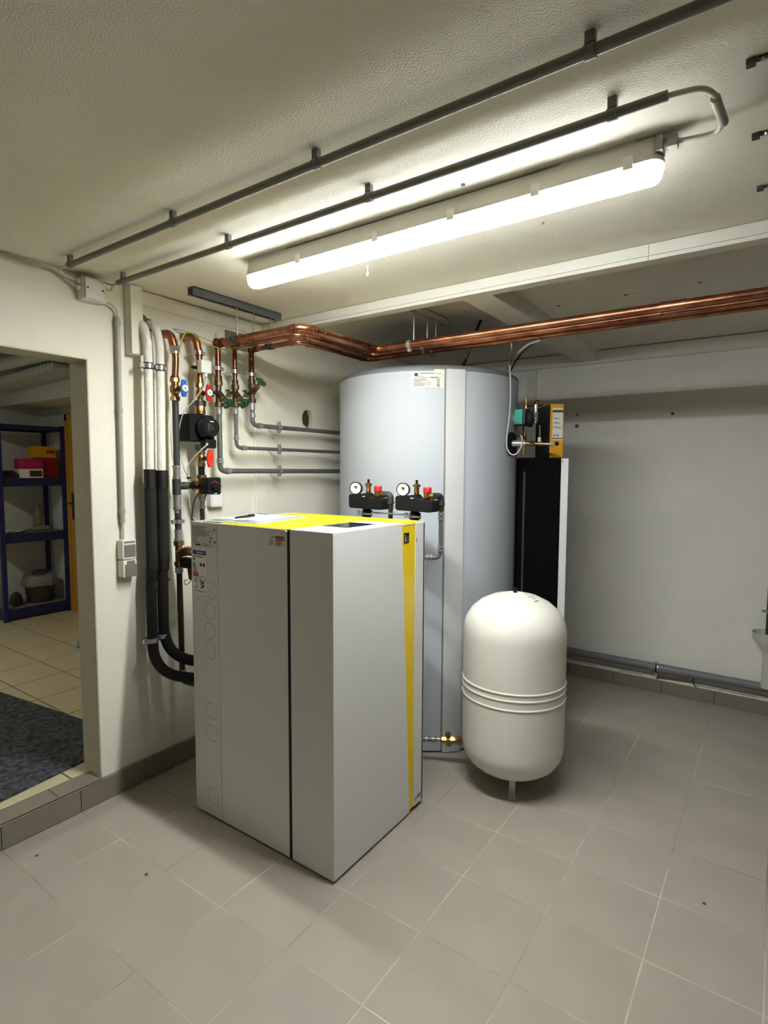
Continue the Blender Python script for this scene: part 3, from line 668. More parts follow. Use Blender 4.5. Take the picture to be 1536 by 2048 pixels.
tag(MB().tube(bez([(-.55, 1.90, 2.505), (-.57, 1.90, 2.47), (-.61, 1.90, 2.38), (-.65, 1.90, 2.28), (-.70, 1.90, 2.18)], 20), .009, 8).build('black_cable', 'cable_black'), 'black cable dropping from the rear ceiling onto the tank', 'cable')

# ================================================================ MANOMETER SAFETY GROUPS
def group(x, label, right):
    y = 1.15; g = thing('safety_group', label, 'safety group', (x, y, 1.36), 'safety groups in front of the tank')
    def P(dx, dy, z): return V((x+dx, y+dy, z))
    poly = [(-.105, 1.412), (-.105, 1.468), (-.095, 1.476), (-.02, 1.478), (.0, 1.484), (.02, 1.462), (.105, 1.456), (.112, 1.45), (.112, 1.406), (.10, 1.398), (-.095, 1.402)]
    MB().prism([P(a, -.04, z) for a, z in poly], (0, .08, 0)).build('insulation_shell', 'black_matte', g, bevel=.006)
    MB().box(x-.012, x+.006, y-.0415, y-.04, 1.464, 1.468).xf(Matrix.Translation(V((0, 0, 0)))).build('shell_strap', 'dial_white', g)
    ax = V((.30, -.95, .05)).normalized(); c = P(-.062, -.03, 1.508)
    o = MB().lathe(c+ax*-.02, ax, [(.02, -.01), (.033, 0), (.034, .02), (.034, .026), (.030, .027), (.030, .024), (0, .024)], 32).build('gauge', 'black_plastic', g)
    MB().lathe(c, ax, [(.030, .0035), (.030, .0045), (0, .0045)], 28).build('dial', 'dial_white', o)
    rr = ax.cross(UP).normalized()*-1; uu = ax.cross(rr)*-1
    fr = frame(c+ax*.0048, ax.cross(UP)*-1, UP)
    nd = MB(); nd.add([fr @ V(p) for p in ((-.004, -.014, 0), (.003, -.015, 0), (.010, .012, 0), (.002, .006, 0))], [(0,1,2,3)])
    nd.add([fr @ V(p) for p in ((-.012, .004, 0), (.008, .0, 0), (.010, .010, 0), (-.006, .012, 0))], [(0,1,2,3)])
    nd.build('dial_mark', 'ink', o, smooth=False)
    MB().cyl(P(-.062, -.01, 1.47), P(-.062, -.01, 1.50), .010, n=10).build('gauge_stem', 'brass', g)
    mb = MB().lathe(P(.0, 0, 1.478), UP, [(.010, 0), (.013, .004), (.013, .042), (.019, .043), (.019, .056), (.012, .058), (.008, .06), (0, .06)], 16)
    o = mb.build('air_vent', 'brass', g)
    MB().cyl(P(.0, 0, 1.536), P(.0, 0, 1.556), .0065, n=10).build('vent_cap', 'black_plastic', o)
    o = MB().lathe(P(.062, 0, 1.455), UP, [(.012, 0), (.016, .01), (.019, .012), (.019, .038), (.017, .04), (0, .04)], 14).cyl(P(.062, 0, 1.478), P(.10, .0, 1.478), .013, n=12).ring(P(.095, 0, 1.478), EX, .017, .018, 8).build('safety_valve', 'brass', g)
    MB().lathe(P(.062, 0, 1.494), UP, [(.021, 0), (.021, .024), (.019, .027), (0, .027)], 16).build('red_cap', 'red_plastic', o)
    bx = .143 if not right else .112; by = 0 if not right else .05
    e = [P(.10, 0, 1.478), P(bx, by, 1.478), P(bx, by, 1.43)]
    MB().tube(rpath(e, .03, 8), .0165, 14).ring(P(bx, by, 1.437), UP, .0195, .014).build('blow_off_elbow', 'pipe_dark', g)
    mb = MB().cyl(P(bx, by, 1.30 if not right else 1.41), P(bx, by, 1.44), .012, n=12).ring(P(bx, by, 1.418), UP, .016, .03, 6); mb.build('outlet_nipple', 'bronze', g)
    MB().cyl(P(-.01, 0, 1.28), P(-.01, 0, 1.40), .022, n=14).ring(P(-.01, 0, 1.375), UP, .030, .03, 16).build('lower_tail', 'black_matte', g)
    MB().box(x-.055, x+.03, y-.03, y+.0, 1.368, 1.376).cyl(P(-.05, -.02, 1.366), P(-.05, -.02, 1.39), .01, n=8).cyl(P(-.025, -.03, 1.366), P(-.025, -.03, 1.39), .009, n=8).build('mounting_bracket', 'steel', g, bevel=.002)
    return g
group(-.833, 'black insulated safety group with gauge, nearer the left wall', False)
g2 = group(-.532, 'black insulated safety group with gauge, nearer the tank cover strip', True)
tag(MB().tube([(-.80, 1.13, 1.382), (-.56, 1.13, 1.379)], .004, 8).build('bracket_rod', 'steel'), 'thin steel bracket rod joining the two safety groups', 'rod')
bp_ = thing('blow_off_pipe', 'steel blow-off pipe bending back behind the heat pump', 'pipe', (-.42, 1.2, 1.15))
pts = [(-.420, 1.20, 1.425), (-.420, 1.20, 1.165), (-.60, 1.17, 1.160), (-.62, .985, 1.157)]
MB().tube(rpath(pts, .035, 8), .0105, 14).build('pipe', 'press_steel', bp_)
mb = MB()
for p, dd in (((-.42, 1.2, 1.385), UP), ((-.42, 1.2, 1.365), UP), ((-.42, 1.2, 1.222), UP), ((-.42, 1.2, 1.205), UP), ((-.466, 1.194, 1.164), EX), ((-.482, 1.19, 1.163), EX)): mb.ring(p, dd, .0145, .011)
build_each(mb, 'press_sleeve', 'galv', bp_)

# ================================================================ PIPE RISERS ON THE LEFT WALL
PX = -1.57
def clamp(parent, y, z, r, x=PX, wall=LX, side=0):
    mb = MB().lathe((x, y, z-.011), UP, [(r+.004, 0), (r+.004, .022), (r+.0005, .022), (r+.0005, 0)], 20)
    mb.box(x-.006, x+.006, y-r-.02, y-r-.002, z-.010, z+.010).box(x-.006, x+.006, y+r+.002, y+r+.018, z-.010, z+.010)
    mb.cyl((wall, y, z), (x-r, y, z), .004, n=8).cyl((x+.008, y+r+.011, z), (x-.012, y+r+.011, z), .004, n=8)
    o = mb.build('pipe_clamp', 'steel', parent, bevel=.0008)
    MB().lathe((x, y, z-.016), UP, [(r+.002, 0), (r+.002, .032), (r, .032), (r, 0)], 20).build('rubber_inlay', 'black_plastic', o)
# white wrapped pipes with black foam below
def wrapped(y0, y1, label, zs, zband, zcl, zend, R_, start):
    x = -1.585
    g = thing('insulated_pipe', label, 'pipe', (x, y0, zend), 'insulated pipes left of the risers')
    top = [V(start), V((x-.03, y0-.012, start[2]-.006)), V((x, y0, start[2]-.10))]
    MB().tube(bez([start, (x-.035, (start[1]+y0)/2, start[2]-.012), (x-.004, y0-.004, start[2]-.075), (x, y0, 2.12), (x, y1, zs)], 28), .0205, 16).build('white_wrap', 'wrap_white', g)
    MB().cyl((x, y1, zs-.085), (x, y1, zs+.004), R_+.002, n=20).build('rubber_sleeve', 'tape_black', g)
    MB().cyl((x, y1, zband), (x, y1, zs-.06), R_, n=20).build('foam_tube', 'foam_black', g)
    MB().cyl((x, y1-.006, zband-.045), (x, y1-.004, zband+.012), R_+.002, n=20).build('rubber_sleeve', 'tape_black', g)
    ye = y1-.012; ex, ey = -1.25, y1+.13
    pts = [(x, y1-.008, zband-.02), (x, ye, zend), (ex, ey, zend-.004)]
    MB().tube(rpath(pts, R_*6.2, 16), R_*.93, 18).build('lower_foam', 'foam_black', g)
    mb = MB().lathe((x, y1-.0, zband-.10), UP, [(R_*.97, 0), (R_*.99, .004), (R_*.97, .008)], 18); mb.build('foam_joint', 'tape_black', g)
    clamp(g, y0, 2.105, .0205, x); clamp(g, ye, zcl, R_*.93, x)
    return g
wrapped(.362, .355, 'white wrapped pipe with black foam below, nearest the light switch', 1.60, 1.10, .750, .575, .0275, (LX+.002, .352, 2.318))
wrapped(.427, .420, 'white wrapped pipe with black foam below, nearest the blue-handled valve', 1.595, 1.14, .758, .640, .0285, (LX+.002, .412, 2.325))

def ball_valve(name, label, y, z, hm, dial=True, body_r=.019, half=.045, mm='brass', hz=.042):
    g = thing(name, label, 'valve', (PX, y, z-half))
    mb = MB().cyl((PX, y, z-half), (PX, y, z+half), body_r-.003, n=16)
    mb.ring((PX, y, z+half-.012), UP, body_r+.003, .02, 8).ring((PX, y, z-half+.012), UP, body_r+.003, .02, 8).lathe((PX, y, z-.02), UP, [(body_r, 0), (body_r+.004, .01), (body_r+.004, .03), (body_r, .04)], 16)
    mb.build('body', mm, g)
    MB().cyl((PX+.01, y, z), (PX+.065, y, z), .011, n=12).build('stem', 'black_plastic', g)
    h = MB().prism([(PX+.066, y+a, z+b) for a, b in ((-.010, -hz), (.010, -hz), (.0145, -hz*.55), (.019, -.01), (.019, .01), (.0145, hz*.55), (.010, hz), (-.010, hz), (-.0145, hz*.55), (-.019, .01), (-.019, -.01), (-.0145, -hz*.55))], (.014, 0, 0)).build('handle', hm, g, bevel=.003)
    if dial:
        d = MB().lathe((PX+.080, y, z), EX, [(.0165, 0), (.0165, .005), (.0145, .0055), (0, .0055)], 20).build('thermometer', 'dial_white', h)
        MB().add([(PX+.0862, y-.009, z+.007), (PX+.0862, y+.002, z-.006), (PX+.0862, y+.006, z-.003), (PX+.0862, y+.001, z+.003)], [(0,1,2,3)]).build('needle', 'ink', d, smooth=False)
    return g
# riser 1
Y1 = .498
r1 = thing('riser_pipe', 'copper and black steel riser with the blue-handled valve', 'pipe', (PX, Y1, .47))
MB().tube(rpath([(LX, Y1-.022, 2.288), (PX-.012, Y1-.012, 2.285), (PX, Y1+.004, 2.21)], .04, 8), .021, 16).build('copper_elbow', 'copper', r1)
mb = MB(); mb.lathe((LX, Y1-.022, 2.288), EX, [(.03, 0), (.02, .006)], 14); mb.build('wall_rosette', 'black_matte', r1)
MB().ring((PX, Y1+.004, 2.21), UP, .026, .026, 6).ring((PX, Y1+.004, 2.195), UP, .022, .02).build('union_nut', 'steel', r1)
MB().tube(bez([(PX, Y1+.004, 2.20), (PX+.004, Y1+.004, 2.15), (PX, Y1, 2.06)], 10), .0165, 16).build('copper_pipe', 'copper', r1)
MB().ring((PX, Y1, 2.062), UP, .021, .022).build('copper_sleeve', 'bronze', r1)
MB().cyl((PX, Y1, 1.60), (PX, Y1, 1.95), .0165, n=16).build('black_pipe', 'pipe_dark', r1)
build_each(MB().cyl((PX, Y1-.003, 1.38), (PX, Y1-.003, 1.62), .016, n=16).ring((PX, Y1-.002, 1.618), UP, .021, .012).ring((PX, Y1-.002, 1.585), UP, .0185, .05).ring((PX, Y1-.002, 1.562), UP, .021, .010).ring((PX, Y1-.003, 1.468), UP, .021, .010).ring((PX, Y1-.003, 1.44), UP, .019, .05).ring((PX, Y1-.003, 1.405), UP, .021, .012), 'galvanised_sleeve', 'galv', r1)
MB().cyl((PX, Y1-.004, 1.475), (PX, Y1-.004, 1.555), .0215, n=18).cyl((PX, Y1-.004, 1.520), (PX+.01, Y1+.05, 1.520), .020, n=16).lathe((PX+.01, Y1+.045, 1.520), UP, [(0, -.02), (.014, -.016), (.02, 0), (.014, .016), (0, .02)], 14).build('tee', 'pipe_dark', r1)
MB().cyl((PX, Y1, 1.27), (PX, Y1, 1.40), .0165, n=16).build('black_pipe', 'pipe_dark', r1)
clamp(r1, Y1, 1.336, .0165)
build_each(MB().ring((PX, Y1, 1.29), UP, .021, .010).ring((PX, Y1, 1.265), UP, .0185, .05).ring((PX, Y1, 1.245), UP, .0215, .010), 'press_sleeve', 'galv', r1)
MB().cyl((PX, Y1, 1.10), (PX, Y1, 1.235), .0185, n=16).ring((PX, Y1, 1.225), UP, .026, .024, 8).ring((PX, Y1, 1.118), UP, .025, .022, 8).tube(rpath([(PX, Y1, 1.17), (PX+.07, Y1+.005, 1.19), (PX+.15, Y1+.02, 1.18)], .03), .023, 16).build('brass_tee', 'brass', r1)
MB().box(PX+.03, PX+.14, Y1-.015, Y1+.03, 1.10, 1.155).build('strainer', 'black_plastic', r1, bevel=.01)
MB().cyl((PX+.09, Y1+.008, 1.045), (PX+.09, Y1+.008, 1.10), .014, .02, n=10).build('drain_cap', 'bronze', r1)
MB().tube(bez([(PX+.09, Y1+.008, 1.045), (PX+.085, Y1, 1.03), (PX+.065, Y1-.01, 1.015), (PX+.05, Y1-.005, 1.035), (PX+.07, Y1, 1.04)], 16), .0018, 6).build('cap_strap', 'black_plastic', r1)
build_each(MB().ring((PX, Y1, 1.085), UP, .021, .03), 'press_sleeve', 'galv', r1)
MB().tube(rpath([(PX, Y1, 1.08), (PX+.006, Y1, .55), (PX+.012, Y1, .495), (-1.24, Y1+.06, .49)], .03), .0150, 16).build('lower_pipe', 'pipe_brown', r1)
build_each(MB().ring((PX+.007, Y1, .54), UP, .019, .035), 'press_sleeve', 'galv', r1)
ball_valve('ball_valve', 'brass ball valve with a blue handle and round thermometer', Y1, 2.008, 'blue_plastic', True, .021, .058)
# riser 2
Y2 = .647
q2 = thing('riser_pipe', 'copper riser carrying the black circulation pump', 'pipe', (PX, Y2, 1.34))
MB().tube(rpath([(LX, Y2-.025, 2.305), (PX-.012, Y2-.012, 2.30), (PX, Y2, 2.20)], .045, 8), .021, 16).build('copper_elbow', 'copper', q2)
MB().cyl((PX, Y2, 2.06), (PX, Y2, 2.23), .0165, n=16).build('copper_pipe', 'copper', q2)
clamp(q2, Y2, 2.215, .0165)
MB().ring((PX, Y2, 2.068), UP, .02, .03).build('copper_sleeve', 'brass', q2)
MB().ring((PX, Y2, 1.952), UP, .031, .026, 8).build('pump_union', 'pipe_dark', q2)
MB().ring((PX, Y2, 1.926), UP, .026, .026, 8).ring((PX, Y2, 1.905), UP, .028, .018, 14).build('brass_union', 'brass', q2)
MB().ring((PX, Y2, 1.722), UP, .030, .03, 8).build('pump_union', 'pipe_dark', q2)
MB().cyl((PX, Y2, 1.57), (PX, Y2, 1.625), .017, n=16).build('black_nipple', 'black_plastic', q2)
MB().cyl((PX, Y2, 1.33), (PX, Y2, 1.47), .0125, n=16).build('lower_pipe', 'bronze', q2)
build_each(MB().ring((PX, Y2, 1.448), UP, .020, .02, 8).ring((PX, Y2, 1.42), UP, .0165, .04).ring((PX, Y2, 1.40), UP, .019, .010), 'press_sleeve', 'galv', q2)
MB().cyl((PX+.01, Y1+.05, 1.520), (PX, Y2-.02, 1.520), .0165, n=14).build('cross_nipple', 'black_plastic', q2)
# sensor box strapped to riser 2
sb = thing('sensor_box', 'small white contact sensor box strapped to the copper riser', 'sensor', (PX+.04, Y2+.02, 2.10))
B(PX+.018, PX+.058, Y2-.03, Y2+.035, 2.105, 2.172).build('housing', 'white_plastic', sb, bevel=.006)
MB().cyl((PX+.045, Y2+.005, 2.088), (PX+.045, Y2+.005, 2.107), .009, n=12).build('cable_gland', 'white_plastic', sb)
MB().lathe((PX, Y2, 2.13), UP, [(.019, 0), (.019, .012), (.0165, .012), (.0165, 0)], 16).cyl((PX, Y2-.045, 2.136), (PX, Y2-.015, 2.136), .009, n=10).build('strap', 'black_plastic', sb)
ball_valve('ball_valve', 'brass ball valve with a red handle and round thermometer', Y2, 2.002, 'red_plastic', True, .019, .055)
ball_valve('ball_valve', 'brass ball valve with a plain red lever below the pump', Y2, 1.662, 'orange_red', False, .0185, .044, 'brass', .046)
# pump
pu = thing('circulation_pump', 'black circulation pump with round control head on the riser', 'pump', (PX, Y2, 1.74))
MB().prism([(PX-.075, Y2+a, z) for a, z in ((-.082, 1.752), (.06, 1.752), (.07, 1.76), (.07, 1.885), (.06, 1.893), (-.082, 1.893))], (.095, 0, 0)).build('insulation_shell', 'black_matte', pu, bevel=.006)
B(PX-.065, PX+.035, Y2-.01, Y2+.064, 1.757, 1.888).build('shell_half', 'black_matte', pu, bevel=.008)
hd = MB().lathe((PX+.03, Y2+.004, 1.822), V((1, 0, .03)), [(.056, 0), (.056, .02), (.052, .024), (.050, .055), (.046, .062), (0, .062)], 32).build('motor_head', 'black_plastic', pu)
fr = frame((PX+.0925, Y2-.02, 1.85), EY, UP)
MB().box(PX+.0918, PX+.0925, Y2-.010, Y2+.014, 1.851, 1.856).build('lettering', 'sticker', hd, smooth=False)
mb = MB()
for k in range(4): mb.box(PX+.0918, PX+.0925, Y2-.02, Y2-.014, 1.805+.01*k, 1.811+.01*k)
for a, b in (((-.006, 1.812), (.018, 1.80)), ((-.006, 1.82), (.016, 1.812)), ((-.006, 1.835), (.012, 1.822))): mb.prism([(PX+.0918, Y2+a[0], a[1]), (PX+.0918, Y2+b[0], b[1]), (PX+.0918, Y2+b[0], b[1]+.002), (PX+.0918, Y2+a[0], a[1]+.002)], (.0006, 0, 0))
mb.build('scale_print', 'ink_light', hd, smooth=False)
MB().box(PX+.015, PX+.07, Y2-.02, Y2+.05, 1.715, 1.765).build('cable_plug', 'black_plastic', pu, bevel=.01)
MB().cyl((PX+.07, Y2-.012, 1.737), (PX+.05, Y2-.012, 1.737), .007, n=10).build('cable_entry', 'dial_white', pu)
# mixing valve with actuator
mv = thing('mixing_valve', 'brass mixing valve with a black knob actuator', 'valve', (PX, Y2, 1.46))
MB().cyl((PX, Y2, 1.455), (PX, Y2, 1.575), .021, n=16).ring((PX, Y2, 1.565), UP, .026, .02, 8).ring((PX, Y2, 1.47), UP, .026, .02, 8).cyl((PX, Y2-.055, 1.52), (PX, Y2, 1.52), .021, n=14).ring((PX, Y2-.045, 1.52), EY, .026, .02, 8).cyl((PX, Y2, 1.52), (PX+.03, Y2, 1.52), .022, n=14).build('body', 'brass', mv)
B(PX+.028, PX+.045, Y2-.03, Y2+.03, 1.49, 1.55).build('adapter', 'black_plastic', mv)
ac = MB().prism([(PX+.045, Y2+a, 1.518+b) for a, b in ((-.042, -.043), (.036, -.046), (.043, -.038), (.043, .038), (.036, .046), (-.042, .043))], (.062, 0, 0)).build('actuator', 'black_plastic', mv, bevel=.006)
MB().lathe((PX+.107, Y2, 1.514), EX, [(.022, 0), (.021, .014), (.019, .016), (0, .016)], 20).build('knob', 'black_matte', ac)
mb = MB(); N = 10
for i in range(N):
    a, b = PI*(.1+.7*i/N), PI*(.1+.7*(i+1)/N)
    mb.add([(PX+.1073, Y2+(r_)*math.cos(q), 1.514+r_*math.sin(q)) for q, r_ in ((a, .027), (b, .027), (b, .031), (a, .031))], [(0,1,2,3)])
mb.build('red_scale', 'ink_red', ac, smooth=False)
B(PX+.1068, PX+.1076, Y2-.002, Y2+.016, 1.477, 1.482).build('white_mark', 'dial_white', ac)
MB().cyl((PX+.09, Y2+.043, 1.516), (PX+.09, Y2+.056, 1.516), .004, n=8).build('side_screw', 'black_plastic', ac)
wbx = thing('wall_sensor', 'small rounded white wall box behind the mixing valve', 'sensor box', (LX, .80, 1.395))
MB().prism([(LX, .8+a, z) for a, z in ((-.05, 1.40), (-.04, 1.392), (.04, 1.392), (.05, 1.40), (.05, 1.47), (-.05, 1.47))], (.04, 0, 0)).build('housing', 'white_plastic', wbx, bevel=.008)
B(LX+.03, LX+.041, .765, .835, 1.402, 1.47).build('cover', 'paper', wbx, bevel=.004)
# cables round the risers
tag(MB().tube(bez([(PX+.045, Y2+.005, 2.09), (PX+.04, Y2-.01, 2.03), (PX+.03, Y2-.06, 1.96), (PX, Y2-.11, 1.88), (PX-.03, Y2-.115, 1.75), (PX-.03, Y2-.09, 1.62), (PX-.01, Y2-.075, 1.55), (PX, Y2-.075, 1.40), (PX+.03, Y2-.06, 1.33), (PX+.12, Y2-.03, 1.25)], 50), .0028, 7).build('sensor_cable', 'cable_grey'), 'thin grey sensor cable curving from the white sensor box', 'cable')
tag(MB().tube(bez([(PX+.075, Y2-.012, 1.737), (PX+.06, Y2-.05, 1.70), (PX+.01, Y2-.085, 1.63), (PX, Y2-.085, 1.56)], 20), .0035, 7).build('pump_cable', 'cable_grey'), 'light grey cable hanging from the pump plug', 'cable')
tag(MB().tube(bez([(PX+.04, Y2-.02, 1.50), (PX+.03, Y2-.06, 1.46), (PX+.03, Y2-.085, 1.38), (PX+.05, Y2-.09, 1.28), (PX+.16, Y2-.10, 1.18)], 26), .0036, 7).build('actuator_cable', 'cable_black'), 'black cable running down from the mixing valve actuator', 'cable')
tag(MB().lathe((PX, Y2-.080, 1.56), UP, [(.009, -.006), (.011, 0), (.009, .006)], 8).build('cable_tie', 'black_plastic'), 'small black cable tie bundling cables beside the tee', 'cable tie')
tag(MB().tube(bez([(PX+.02, Y1+.02, 2.22), (PX+.03, Y1+.04, 2.285), (PX+.03, Y1+.085, 2.30), (PX+.02, Y1+.16, 2.27), (PX+.02, Y1+.29, 2.255), (PX+.06, .80, 2.262), (PX+.10, .88, 2.27), (PX+.16, .885, 2.275)], 40), .003, 7).build('earthing_wire', 'cable_yg'), 'green and yellow earthing wire strung between the copper elbows', 'wire')
tag(MB().tube(bez([(LX+.01, .56, 2.335), (LX+.06, .62, 2.32), (LX+.07, .72, 2.30), (LX+.06, .79, 2.30), (LX+.01, .83, 2.36)], 26), .003, 7).build('loose_wire', 'cable_grey'), 'thin grey wire curling along the wall above the elbows', 'wire')

# ---------------- three lines with green-wheeled stop valves
def stop_valve(y, z, up_, label, zt, zb):
    g = thing('stop_valve', label, 'valve', (PX, y, zb))
    mb = MB().cyl((PX, y, zb), (PX, y, zt), .0165, n=14).ring((PX, y, zt-.012), UP, .023, .024, 8).ring((PX, y, zb+.012), UP, .023, .024, 8)
    d = V((.75, .10, .66 if up_ else -.70)).normalized(); o = V((PX, y, z))
    mb.cyl(o-d*.012, o+d*.045, .019, .015, n=14)
    mb.build('body', 'bronze', g)
    MB().ring(o+d*.052, d, .017, .016, 6).cyl(o+d*.055, o+d*.085, .010, n=10).build('bonnet', 'brass', g)
    wh = MB(); c = o+d*.092; a = d.orthogonal().normalized(); b = d.cross(a); R_ = .027
    wh.tube([c+(a*math.cos(2*PI*k/24)+b*math.sin(2*PI*k/24))*(R_+.0035*math.cos(5*2*PI*k/24)) for k in range(25)], .0055, 8)
    for k in range(5):
        q = a*math.cos(2*PI*k/5)+b*math.sin(2*PI*k/5); wh.cyl(c, c+q*R_, .0045, n=6)
    wh.ring(c, d, .009, .012, 10); wh.build('handwheel', 'green_paint', g)
    e = V((0, -1, .0)); o2 = V((PX, y, z-.004))
    dr = MB().cyl(o2, o2+e*.035, .009, n=10).build('drain_spigot', 'bronze', g)
    MB().box(PX-.006, PX+.006, y-.062, y-.030, z-.026, z-.016).box(PX-.005, PX+.005, y-.055, y-.047, z-.022, z+.008).box(PX-.012, PX+.012, y-.060, y-.044, z+.004, z+.012).build('drain_handle', 'green_paint', dr, bevel=.002)
    return g
lines3 = [  # y, vertical radius, zvalve, valve top, valve bottom, elbow z, run radius
    (.768, .0155, 2.022, 2.085, 1.945, 1.596, .0145, .021, 2.285, -.945, 1.372, False, 'lowest of the three', 'first from the pump'),
    (.884, .0125, 2.034, 2.078, 1.955, 1.728, .0105, .0165, 2.293, -1.088, 1.515, False, 'middle one of the three', 'second from the pump'),
    (1.006, .0155, 2.045, 2.098, 1.990, 1.862, .0135, .0140, 2.293, -1.192, 1.612, True, 'highest of the three', 'third from the pump')]
for (y, rv, zv, zt, zb, ze, rr, ro, zo, xo, yo, upw, word, nth) in lines3:
    size = {.021: 'thick', .0165: 'middle', .0140: 'thin'}[ro]
    g = thing('copper_line', f'{size} overhead copper pipe dropping to the green-wheeled valve {nth}', 'pipe', (PX, y, zt))
    MB().cyl((PX, y, zt-.005), (PX, y, zo), rv, n=16).build('drop_pipe', 'copper_drop', g)
    MB().ring((PX, y, zt+.012), UP, rv+.005, .03, 12).build('solder_union', 'bronze', g)
    pts = [(PX-.02, y, zo), (xo, y, zo), (xo, yo, zo), (RX-.002, yo, zo)]
    MB().tube(rpath(pts, .055, 10), ro, 18).build('overhead_pipe', 'copper', g)
    mb = MB()
    for p, dd in (((xo-.065, y, zo), EX), ((xo, y+.065, zo), EY), ((xo, yo-.06, zo), EY), ((xo+.065, yo, zo), EX)): mb.ring(p, dd, ro+.0022, .022, 18).ring(V(p)+V(dd)*.011, dd, ro+.0035, .004, 18)
    if ro > .02: mb.ring((.565, yo, zo), EX, ro+.002, .085, 18).ring((.523, yo, zo), EX, ro+.004, .008, 18).ring((.607, yo, zo), EX, ro+.004, .008, 18); mb.ring((xo, y+.17, zo), EY, ro+.0025, .05, 18)
    build_each(mb, 'solder_sleeve', 'copper', g)
    MB().ring((PX, y, zo), UP, rv+.006, ro*2.2, 16).ring((PX+.04, y, zo), EX, ro+.003, .03, 16).build('tee', 'copper_dark', g)
    clamp(g, y, 2.152, rv)
    s = thing('steel_line', f'grey steel pipe running along the wall to the tank, {word}', 'pipe', (PX, y, ze))
    MB().tube(rpath([(PX, y+.002, zb+.01), (PX, y+.003, ze), (PX-.005, 2.0, ze)], .035, 8), rr, 14).build('pipe', 'press_steel', s)
    mb = MB()
    mb.ring((PX, y, zb-.012), UP, rr+.004, .035).ring((PX, y, zb-.035), UP, rr+.0055, .010).ring((PX, y+.003, ze+.05), UP, rr+.0045, .012).ring((PX, y+.003, ze+.064), UP, rr+.0035, .012)
    mb.ring((PX, y+.05, ze), EY, rr+.0045, .012).ring((PX, y+.066, ze), EY, rr+.0035, .014)
    build_each(mb, 'press_sleeve', 'galv', s)
    yc = 1.22
    cl = MB().lathe((PX, yc-.010, ze), EY, [(rr+.007, 0), (rr+.007, .020), (rr+.001, .020), (rr+.001, 0)], 18).box(PX-.010, PX+.010, yc-.009, yc+.009, ze+rr+.004, ze+rr+.022).box(PX-.008, PX+.008, yc-.009, yc+.009, ze-rr-.02, ze-rr-.004).cyl((LX, yc, ze), (PX-rr, yc, ze), .004, n=8).build('pipe_clamp', 'galv', s, bevel=.001)
    stop_valve(y, zv, upw, f'bronze stop valve with green handwheel, {nth}', zt, zb)

# ---------------- mounting rails
ra = thing('mounting_rail', 'grey steel mounting rail under the ceiling above the copper tees', 'rail', (-1.417, .80, ZC))
MB().box(-1.440, -1.436, .49, 1.075, 2.448, ZC).box(-1.398, -1.394, .49, 1.075, 2.448, ZC).box(-1.440, -1.394, .49, 1.075, ZC-.004, ZC-.0005).box(-1.436, -1.427, .49, 1.075, 2.448, 2.451).box(-1.407, -1.398, .49, 1.075, 2.448, 2.451).build('channel', 'rail_grey', ra, smooth=False)
for (y, rv, zv, zt, zb, ze, rr, ro, zo, xo, yo, *_r) in lines3:
    MB().cyl((-1.417, y+.006, zo+ro), (-1.417, y+.006, ZC-.01), .0042, n=8).build('threaded_rod', 'galv', ra)
    MB().lathe((-1.428, y, zo), EX, [(ro+.004, 0), (ro+.004, .022), (ro+.0005, .022), (ro+.0005, 0)], 20).box(-1.424, -1.410, y-ro-.018, y-ro-.002, zo-.010, zo+.010).box(-1.424, -1.410, y+ro+.002, y+ro+.018, zo-.010, zo+.010).build('pipe_clamp', 'pipe_dark', ra)
rb = thing('mounting_rail', 'short grey mounting rail under the rear ceiling above the tank', 'rail', (-.72, 1.55, ZR))
MB().box(-.743, -.739, 1.40, 1.75, 2.470, ZR).box(-.701, -.697, 1.40, 1.75, 2.470, ZR).box(-.743, -.697, 1.40, 1.75, ZR-.004, ZR-.0005).build('channel', 'panel_rear', rb, smooth=False)
for (y, rv, zv, zt, zb, ze, rr, ro, zo, xo, yo, *_r) in lines3:
    MB().cyl((-.72, yo+.04, zo+ro), (-.72, yo+.04, ZR-.01), .0042, n=8).build('threaded_rod', 'galv', rb)
    MB().lathe((-.731, yo, zo), EX, [(ro+.004, 0), (ro+.004, .022), (ro+.0005, .022), (ro+.0005, 0)], 20).box(-.728, -.712, yo+ro, yo+.05, zo+ro-.006, zo+ro+.004).box(-.728, -.712, yo-.01, yo+.01, zo-ro-.018, zo-ro).build('pipe_clamp', 'galv', rb)

# ================================================================ LAMP
lp = thing('batten_lamp', 'long lit fluorescent batten lamp on the ceiling', 'lamp', (-.13, .43, ZC))
LA, LB_, LYc = -.940, .672, .437
def stadium(hw, xa, xb, z, n=10):
    pts = []
    for i in range(n+1):
        a = -PI/2+PI*i/n; pts.append((xb+hw*.85*math.cos(a), LYc+hw*math.sin(a), z))
    for i in range(n+1):
        a = PI/2+PI*i/n; pts.append((xa+hw*.85*math.cos(a), LYc+hw*math.sin(a), z))
    return pts
def loft(secs):
    mb = MB(); n = len(secs[0]); vs = [p for s in secs for p in s]; fs = []
    for k in range(len(secs)-1):
        for i in range(n): j = (i+1) % n; fs.append((k*n+i, k*n+j, (k+1)*n+j, (k+1)*n+i))
    fs += [tuple(reversed(range(n))), tuple(range((len(secs)-1)*n, len(secs)*n))]
    return mb.add(vs, fs)
h = .0375
loft([stadium(h*.80, LA+h, LB_-h, ZC-.006), stadium(h*.86, LA+h, LB_-h, ZC-.02), stadium(h*1.0, LA+h, LB_-h, 2.432), stadium(h*1.06, LA+h, LB_-h, 2.428), stadium(h*1.06, LA+h, LB_-h, 2.419)]).build('housing', 'housing', lp)
